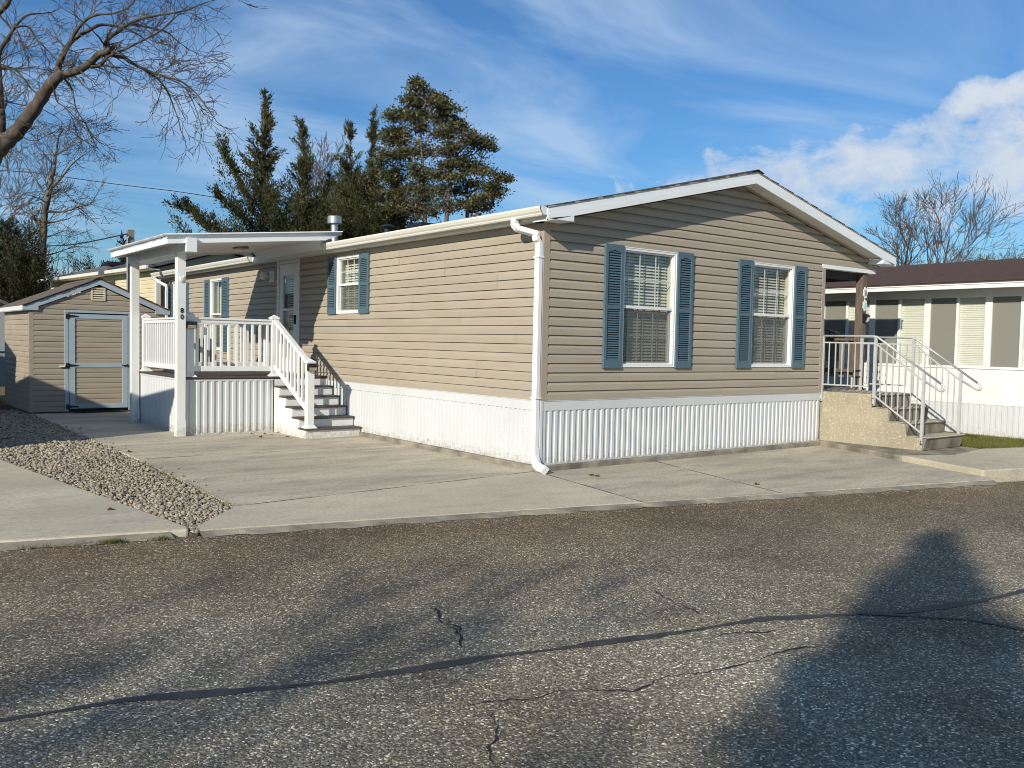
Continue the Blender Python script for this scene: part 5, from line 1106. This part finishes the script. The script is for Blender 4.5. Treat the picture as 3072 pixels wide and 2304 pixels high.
def holly(label, leaders, seed, clumps, nleaf=175, name='holly_tree', size=0.05):
    r = np.random.default_rng(seed); rr = random.Random(seed); base = unp(leaders[0][0][0], leaders[0][0][1], leaders[0][0][2]); t = thing(name, label, 'tree', (base.x, base.y, 0.3), 'cedars and hollies behind the home'); tr = Tubes(); P = []; D = []; axes = []
    for ld in leaders:
        pts = [unp(*q) for q in ld]; 
        pts = [Vector((pts[0].x, pts[0].y, 0.2))] + pts
        tr.add(pts, [0.095 * (1 - 0.85 * i / (len(pts) - 1)) for i in range(len(pts))], 7); axes.append(pts)
    for (u, v, d, rad) in clumps:
        c = unp(u, v, d); best = None
        for pts in axes:
            for a, b in zip(pts, pts[1:]):
                for k in range(6):
                    q = a.lerp(b, k / 6)
                    if q.z < c.z - 0.05 or best is None:
                        s = (q - c).length + 0.5 * abs((c.z - q.z) - 0.6 * Vector((q.x - c.x, q.y - c.y)).length)
                        if best is None or s < best[0]: best = (s, q)
        q = best[1]; mid = q.lerp(c, 0.55) + Vector((0, 0, -0.10)); tr.add([q, mid, c], [0.035, 0.022, 0.010], 4)
        n = int(nleaf * 0.5); off = r.normal(size=(n, 3)) * np.array([0.24, 0.24, 0.12]); P.append(np.array(q.lerp(c, rr.uniform(0.45, 0.75))) + off); dd = r.normal(size=(n, 3)); dd[:, 2] += 0.3; D.append(dd)
        for k in range(int(7 * rad / 0.4)):
            o = rv(rr); o.z *= 0.55; tw = c + o * rad * rr.uniform(0.4, 1.0); tr.add([c.lerp(q, 0.25 * rr.random()), c.lerp(tw, 0.6) + Vector((0, 0, -.03)), tw], [0.010, 0.008, 0.005], 3)
            n = int(nleaf * rr.uniform(0.5, 1.2) * 0.5); off = r.normal(size=(n, 3)) * np.array([0.155, 0.155, 0.085]) * (rad / 0.42) ** 0.5; P.append(np.array(tw) + off); dd = off / 0.1 * 0.6 + r.normal(size=(n, 3)) * 0.6; dd[:, 2] += 0.15; D.append(dd)
    tr.build('trunk', 'bark_pale', t); leaf_mesh(np.concatenate(P), np.concatenate(D), size, 0.55, r, 'crown', 'holly_leaf', t)
def C4(x, y): return (500 + x / 2.011, 200 + y / 2.011)
def CL(lst, dep, seed):
    rr = random.Random(seed); return [(*C4(x, y), dep + rr.uniform(-0.8, 0.8), rad) for x, y, rad in lst]
holly('tallest holly with open layered foliage behind the home', [[(*C4(1560, 920), 33), (*C4(1545, 600), 33), (*C4(1525, 300), 33), (*C4(1520, 85), 33)]], 31,
      CL([(1520, 90, .28), (1530, 140, .42), (1460, 190, .35), (1570, 180, .35), (1500, 230, .4), (1400, 290, .45), (1440, 280, .35), (1350, 300, .3), (1580, 290, .4), (1360, 390, .4), (1430, 390, .45), (1340, 430, .35), (1390, 450, .4), (1560, 370, .4), (1480, 300, .35), (1340, 530, .45), (1290, 560, .45), (1420, 520, .4), (1560, 500, .45), (1480, 500, .35), (1500, 620, .4), (1390, 640, .4), (1560, 650, .5), (1460, 720, .45), (1400, 780, .5), (1560, 760, .5), (1330, 760, .5), (1480, 830, .5), (1400, 880, .5), (1560, 870, .5), (1300, 860, .5), (1320, 660, .4)], 33, 41))
holly('broad holly with a long low right-hand bough behind the home', [[(*C4(1690, 900), 32), (*C4(1710, 650), 32), (*C4(1705, 450), 32), (*C4(1670, 300), 32), (*C4(1640, 175), 32)], [(*C4(1815, 880), 32.5), (*C4(1810, 700), 32.4), (*C4(1760, 560), 32.2), (*C4(1720, 480), 32)]], 32,
      CL([(1640, 180, .26), (1625, 215, .3), (1680, 245, .4), (1710, 270, .3), (1640, 320, .4), (1770, 330, .35), (1780, 370, .35), (1700, 380, .45), (1640, 410, .4), (1830, 430, .4), (1880, 450, .4), (1930, 470, .35), (1960, 480, .2), (1760, 470, .45), (1680, 520, .45), (1760, 560, .45), (1720, 590, .4), (1820, 600, .4), (1870, 610, .4), (1930, 640, .35), (1990, 670, .35), (2040, 685, .25), (1660, 640, .45), (1760, 650, .4), (1950, 750, .4), (1990, 770, .35), (1980, 720, .3), (1900, 790, .3), (1930, 840, .3), (1650, 740, .5), (1740, 740, .4), (1640, 830, .5), (1730, 830, .4), (1860, 700, .3), (1850, 830, .3)], 32, 42))

# --- darker evergreens at the far left and bits of far trees
cedar('dark pine mass at the left edge behind the shed', unp(22, 655, 34), 0.0, 51, 0.95, 0.18, name='dark_evergreen', m='pine_leaf_shaded', group='evergreens behind the shed')
cedar('second dark evergreen behind the shed roof', unp(75, 752, 31), 0.0, 52, 0.9, 0.14, name='dark_evergreen', m='pine_leaf_shaded', group='evergreens behind the shed')
cedar('small dark evergreen behind the wooden service post', unp(366, 695, 37), 0.0, 53, 0.55, 0.25, name='dark_evergreen', m='pine_leaf_shaded', group='evergreens behind the shed')
cedar('low spreading evergreen beyond the cream house roof', unp(310, 800, 44), 0.0, 54, 0.9, 0.10, name='dark_evergreen', m='pine_leaf_shaded', group='evergreens behind the shed')
cedar('low evergreen visible between the canopy posts', unp(455, 785, 42), 0.0, 55, 0.9, 0.08, name='dark_evergreen', m='pine_leaf_shaded', group='evergreens behind the shed')
cedar('distant dark evergreen tip above the maroon roof', unp(2960, 772, 60), 0.0, 56, 1.8, 0.15, name='dark_evergreen', per=45)

# --- bare trees on the right and the far wood
bare_tree('bare_tree', 'bare tree with forked upright crown right of the gable', Vector(tuple(unp(2712, 1010, 50))[:2] + (0,)), 11.2, 61, 0.20, 4, 'bark_far', 0.010, kids=(3, 5), spread=0.62)
bare_tree('bare_tree', 'wide bare tree with long right-hand branches above the maroon roof', Vector(tuple(unp(2800, 1010, 48))[:2] + (0,)), 10.6, 62, 0.18, 4, 'bark_far', 0.010, kids=(3, 5), spread=0.80)
bare_tree('bare_tree', 'pale bare tree crown at the far right edge', Vector(tuple(unp(3085, 1010, 75))[:2] + (0,)), 10.5, 63, 0.2, 4, 'bark_far', 0.018, kids=(3, 4))
bare_tree('bare_tree', 'thin bare tree showing between the cedar spires', Vector(tuple(unp(960, 1010, 52))[:2] + (0,)), 15.0, 64, 0.15, 4, 'bark_far', 0.012)
bare_tree('bare_tree', 'thin bare tree behind the blunt brownish cedar', Vector(tuple(unp(1010, 1010, 55))[:2] + (0,)), 13.0, 65, 0.15, 4, 'bark_far', 0.012)
bare_tree('bare_tree', 'bare tree at the left edge under the leaning oak limb', Vector(tuple(unp(-20, 1010, 40))[:2] + (0,)), 9.5, 66, 0.16, 4, 'bark_far', 0.011, spread=0.8)
def wood_mass(name, label, spots, seed):
    r = random.Random(seed); T = Tubes()
    for p, h in spots:
        grow(T, r, Vector(p), Vector((r.gauss(0, .1), r.gauss(0, .1), 1)).normalized(), h * 0.5, 0.09, 3, 0.02, 0.14, 0.35, (3, 5), None, 0.6)
    o = T.build(name, 'bark_far', None); return tag(o, label, 'wood', kind='stuff')
sp = []
r_ = random.Random(3)
for k in range(60): q = unp(r_.uniform(-150, 1000), 1010, r_.uniform(75, 105)); sp.append(((q.x, q.y, 0), r_.uniform(5.5, 8.5)))
wood_mass('far_wood', 'far bare brown wood above the cream house roof', sp, 71)
sp = []
for k in range(46): q = unp(r_.uniform(2450, 3000), 1010, r_.uniform(70, 95)); sp.append(((q.x, q.y, 0), r_.uniform(7.0, 10.5)))
wood_mass('far_wood', 'far bare brown wood above the maroon roof', sp, 72)
sp = []
for k in range(40): q = unp(r_.uniform(40, 330), 1010, r_.uniform(38, 48)); sp.append(((q.x, q.y, 0), r_.uniform(3.0, 4.6)))
wood_mass('brush_thicket', 'brown brush thicket behind the garden shed', sp, 73)

# --- trees across the road behind the camera: they shade the asphalt
def shadow_base(x, y, z):  # where a point at height z stands whose shadow falls at (x, y)
    t = (z - ROADZ) / -SUNV.z; return (x - SUNV.x * t, y - SUNV.y * t)
q = shadow_base(1.05, -4.98, 10.0)
cedar('dense cone-shaped evergreen across the road behind the viewer', (q[0], q[1], 10.0), 0.0, 81, 2.5, 0.97, name='cone_evergreen', per=42, group='trees across the road', full=4.0, wf=lambda h: 0.10 + 2.7 * (1 - h), lsz=0.11)
for i, (x, y, H, sd_) in enumerate(((-4.0, -3.6, 12.0, 82), (-2.3, -4.6, 10.0, 83), (-6.6, -3.6, 12.5, 84))):
    q = shadow_base(x, y, H * 0.93)
    t = bare_tree('bare_tree', ['left bare tree across the road behind the viewer', 'middle bare tree across the road behind the viewer', 'third bare tree across the road behind the viewer'][i], Vector((q[0], q[1], 0)), H, sd_, 0.15, 4, 'bark', 0.011, 'trees across the road', kids=(3, 4), spread=0.46)

# ------------------------------------------------------------------ gravel, grass, leaves
def inside(P, poly):
    x, y = P[:, 0], P[:, 1]; c = np.zeros(len(P), bool); n = len(poly)
    for i in range(n):
        x0, y0 = poly[i]; x1, y1 = poly[(i + 1) % n]
        m = ((y0 > y) != (y1 > y)) & (x < (x1 - x0) * (y - y0) / (y1 - y0 + 1e-12) + x0); c ^= m
    return c
def pebbles():
    r = np.random.default_rng(91); ph = (1 + 5 ** 0.5) / 2
    I = np.array([(-1, ph, 0), (1, ph, 0), (-1, -ph, 0), (1, -ph, 0), (0, -1, ph), (0, 1, ph), (0, -1, -ph), (0, 1, -ph), (ph, 0, -1), (ph, 0, 1), (-ph, 0, -1), (-ph, 0, 1)]) / math.sqrt(1 + ph * ph)
    Fc = np.array([(0, 11, 5), (0, 5, 1), (0, 1, 7), (0, 7, 10), (0, 10, 11), (1, 5, 9), (5, 11, 4), (11, 10, 2), (10, 7, 6), (7, 1, 8), (3, 9, 4), (3, 4, 2), (3, 2, 6), (3, 6, 8), (3, 8, 9), (4, 9, 5), (2, 4, 11), (6, 2, 10), (8, 6, 7), (9, 8, 1)])
    N = 150000; P = np.stack([r.uniform(-7.2, -4.05, N), -1.31 + (r.random(N) ** 1.35) * 14.6], 1); P = P[inside(P, GP)][:42000]; ST = np.stack([np.concatenate([r.normal(-4.12, 0.10, 110), r.normal(-5.35, 0.28, 60)]), r.uniform(-0.2, 9, 170)], 1); P = np.concatenate([P, ST]); n = len(P); stray = np.arange(n) >= n - 170
    s = (0.0075 + 0.019 * r.random(n) ** 2.6)[:, None] * np.stack([r.uniform(0.8, 1.5, n), r.uniform(0.7, 1.2, n), r.uniform(0.45, 0.8, n)], 1); s *= (0.9 + 0.2 * (P[:, 1:2] > 5)); s[stray] *= 0.7
    A = r.normal(size=(n, 3, 3)); Q, _ = np.linalg.qr(A)
    yaw = r.uniform(0, 6.28, n); tl = r.normal(size=n) * 0.35
    c, s_ = np.cos(yaw), np.sin(yaw); Rz = np.zeros((n, 3, 3)); Rz[:, 0, 0] = c; Rz[:, 0, 1] = -s_; Rz[:, 1, 0] = s_; Rz[:, 1, 1] = c; Rz[:, 2, 2] = 1
    ct, st = np.cos(tl), np.sin(tl); Rx = np.zeros((n, 3, 3)); Rx[:, 0, 0] = 1; Rx[:, 1, 1] = ct; Rx[:, 1, 2] = -st; Rx[:, 2, 1] = st; Rx[:, 2, 2] = ct
    V = I[None] * (1 + r.normal(size=(n, 12, 1)) * 0.10) * s[:, None, :]; V = np.einsum('nij,nkj->nki', Rz @ Rx, V)
    V[:, :, 0] += P[:, 0:1]; V[:, :, 1] += P[:, 1:2]; V[:, :, 2] += np.where(stray, 0.004 + s[:, 2] * 0.6, -0.022 + s[:, 2] * r.uniform(0.3, 1.5, n) + 0.010 * np.sin(P[:, 0] * 5) * np.cos(P[:, 1] * 3))[:, None]
    F_ = (Fc[None] + (np.arange(n) * 12)[:, None, None]).reshape(-1, 3)
    me = bpy.data.meshes.new('gravel'); me.vertices.add(12 * n); me.vertices.foreach_set('co', V.astype(np.float32).ravel()); nf = len(F_)
    me.loops.add(3 * nf); me.loops.foreach_set('vertex_index', F_.astype(np.int32).ravel()); me.polygons.add(nf); me.polygons.foreach_set('loop_start', np.arange(0, 3 * nf, 3, dtype=np.int32)); me.polygons.foreach_set('loop_total', np.full(nf, 3, dtype=np.int32)); me.update(calc_edges=True)
    tag(link('gravel', me, 'pebble', smooth=False), 'loose tan gravel strip between the two concrete drives', 'gravel', kind='stuff')
pebbles()
def grass(name, label, poly, n, hgt, z, seed, m='grass_blade'):
    r = np.random.default_rng(seed); xs_ = [p[0] for p in poly]; ys_ = [p[1] for p in poly]
    P = np.stack([r.uniform(min(xs_), max(xs_), n), r.uniform(min(ys_), max(ys_), n)], 1); P = P[inside(P, poly)]; n = len(P)
    a = r.uniform(0, 6.28, n); h = hgt * r.uniform(0.5, 1.3, n); w = 0.006; ln_ = r.normal(size=(n, 2)) * 0.5
    B = np.column_stack([P, np.full(n, z)]); sx = np.column_stack([np.cos(a), np.sin(a), np.zeros(n)]) * w
    tip = B + np.column_stack([ln_[:, 0] * h, ln_[:, 1] * h, h]); V = np.stack([B - sx, B + sx, tip], 1).reshape(-1, 3)
    me = bpy.data.meshes.new(name); me.vertices.add(3 * n); me.vertices.foreach_set('co', V.astype(np.float32).ravel()); me.loops.add(3 * n); me.loops.foreach_set('vertex_index', np.arange(3 * n, dtype=np.int32)); me.polygons.add(n); me.polygons.foreach_set('loop_start', np.arange(0, 3 * n, 3, dtype=np.int32)); me.polygons.foreach_set('loop_total', np.full(n, 3, dtype=np.int32)); me.update(calc_edges=True)
    tag(link(name, me, m), label, 'grass', kind='stuff')
grass('lawn_grass', 'short green lawn beside the front walk and the white neighbouring home', [(8.14, -1.7), (8.14, 2.0), (10.5, 2.0), (10.5, -2.95), (8.2, -2.26)], 60000, 0.055, 0.055, 95)
grass('lawn_grass', 'patch of yellow-green grass behind the shed at the left edge', [(-4.25, 15.4), (-7.4, 15.4), (-7.4, 17), (-4.25, 17)], 9000, 0.12, -0.02, 96)
grass('edge_weeds', 'green weeds along the drive edge of the gravel', [(-4.37, -0.3), (-4.28, -0.3), (-4.15, 3.0), (-4.26, 3.0)], 900, 0.028, -0.012, 97)
# tufts along the road edge of the left drive
P_ = []
for (u, v, k, sp_w) in ((205, 1628, 60, 0.10), (310, 1620, 200, 0.05), (330, 1614, 120, 0.05), (450, 1609, 60, 0.06), (470, 1606, 100, 0.03), (80, 1636, 30, 0.08)):
    x, y = gp(u, v)
    for j in range(k): P_.append((x + random.gauss(0, sp_w), ky(x) + 0.0 + random.gauss(0, 0.018) - 0.245 * 0))
V_ = []; F_ = []
for (x, y) in P_:
    y = ky(x) - 0.02 + random.gauss(0, 0.018); a = random.uniform(0, 6.28); h = random.uniform(0.015, 0.05); q = len(V_)
    V_ += [(x - .004 * math.cos(a), y - .004 * math.sin(a), ROADZ), (x + .004 * math.cos(a), y + .004 * math.sin(a), ROADZ), (x + random.gauss(0, .02), y + random.gauss(0, .02), ROADZ + h)]; F_.append((q, q + 1, q + 2))
me = bpy.data.meshes.new('kerb_weeds'); me.from_pydata(V_, [], F_); tag(link('kerb_weeds', me, 'grass_blade'), 'small weeds in the joint between road and left drive', 'weeds', kind='stuff')

def dead_leaf(u, v, z, lab, sd_, s=0.05):
    r = random.Random(sd_); d = FW + RT * ((u - 1536) / FPX) + UP * ((1152 - v) / FPX); t = (z - CAM.z) / d.z; p = CAM + d * t
    b = MB(); n = 9; a0 = r.uniform(0, 6.28); rim = []
    for k in range(n):
        t_ = 2 * math.pi * k / n; q = s * (1.0 if k % 2 else 0.55) * r.uniform(0.8, 1.2); rim.append((p.x + q * math.cos(t_ + a0), p.y + 0.6 * q * math.sin(t_ + a0), z + 0.004 + abs(r.gauss(0, 0.35)) * s))
    c = b.P(p.x, p.y, z + 0.006); R2 = [b.P(*q) for q in rim]
    for k in range(n): b.f.append((c, R2[k], R2[(k + 1) % n]))
    tag(b.build('dead_leaf', 'dead_leaf'), lab, 'leaf', 'dead leaves on the concrete')
LV = [(758, 1304, 'dead leaf below the ribbed deck skirting, first from the canopy post'), (782, 1313, 'dead leaf in front of the deck skirting, nearest the viewer of its row'), (795, 1303, 'dead leaf at the foot of the deck skirting'), (833, 1299, 'curled dead leaf standing against the deck and stair corner'), (862, 1312, 'dead leaf left of the bottom stair riser'), (815, 1306, 'dead leaf between the deck skirting and the stairs')]
for i, (u, v, l) in enumerate(LV): dead_leaf(u, v, 0.0, l, 100 + i)
for i, (u, v, l) in enumerate([(1075, 1307, 'orange dead leaf heaped at the right end of the bottom stair'), (1087, 1305, 'second orange dead leaf heaped at the right end of the bottom stair'), (1092, 1300, 'orange dead leaf leaning on the skirting beside the bottom stair'), (2440, 1330, 'red-brown dead leaf in the corner by the entry steps'), (2452, 1334, 'second red-brown dead leaf in the corner by the entry steps'), (1775, 1427, 'curled dead leaf on the apron below the left gable window'), (1793, 1430, 'small dead leaf beside the curled one on the apron'), (2270, 1455, 'dead leaf near the road edge of the apron'), (335, 1531, 'dark dead leaf lying alone on the left drive'), (388, 1357, 'dead twig leaf at the gravel edge of the drive')]): dead_leaf(u, v, 0.012 if i == 8 else 0.0, l, 120 + i, 0.055)
# grit swept to the road edge
r_ = random.Random(77); b = MB()
for k in range(1500):
    x = r_.uniform(-9, 6); y = ky(x) - 0.03 - abs(r_.gauss(0, 0.12)); q = r_.uniform(0.003, 0.008)
    if math.sin(x * 3.1) + math.sin(x * 7.7 + 1) + r_.gauss(0, .6) < -0.2: continue
    i = len(b.v); a = r_.uniform(0, 6.28)
    b.v += [(x + q * math.cos(a + t), y + q * math.sin(a + t), ROADZ) for t in (0, 2.1, 4.2)] + [(x, y, ROADZ + q)]; b.f += [(i, i + 1, i + 3), (i + 1, i + 2, i + 3), (i + 2, i, i + 3)]
tag(b.build('road_grit', 'pebble'), 'grit and sand gathered along the road edge', 'grit', kind='stuff')
# white flue seen through the hollies
q = unp(1422, 900, 38.0); fl = thing('white_flue', 'white square flue partly hidden by the broad holly', 'chimney', (q.x, q.y, 0.0))
b = MB(); b.box(q.x - 0.17, q.x + 0.17, q.y - 0.17, q.y + 0.17, 0.0, unp(1422, 592, 38.0).z); b.build('stack', 'vinyl', fl, 0.01)
b = MB(); zt = unp(1422, 592, 38.0).z; b.box(q.x - 0.21, q.x + 0.21, q.y - 0.21, q.y + 0.21, zt + 0.001, zt + 0.06); b.build('cap', 'vinyl', fl, 0.01)
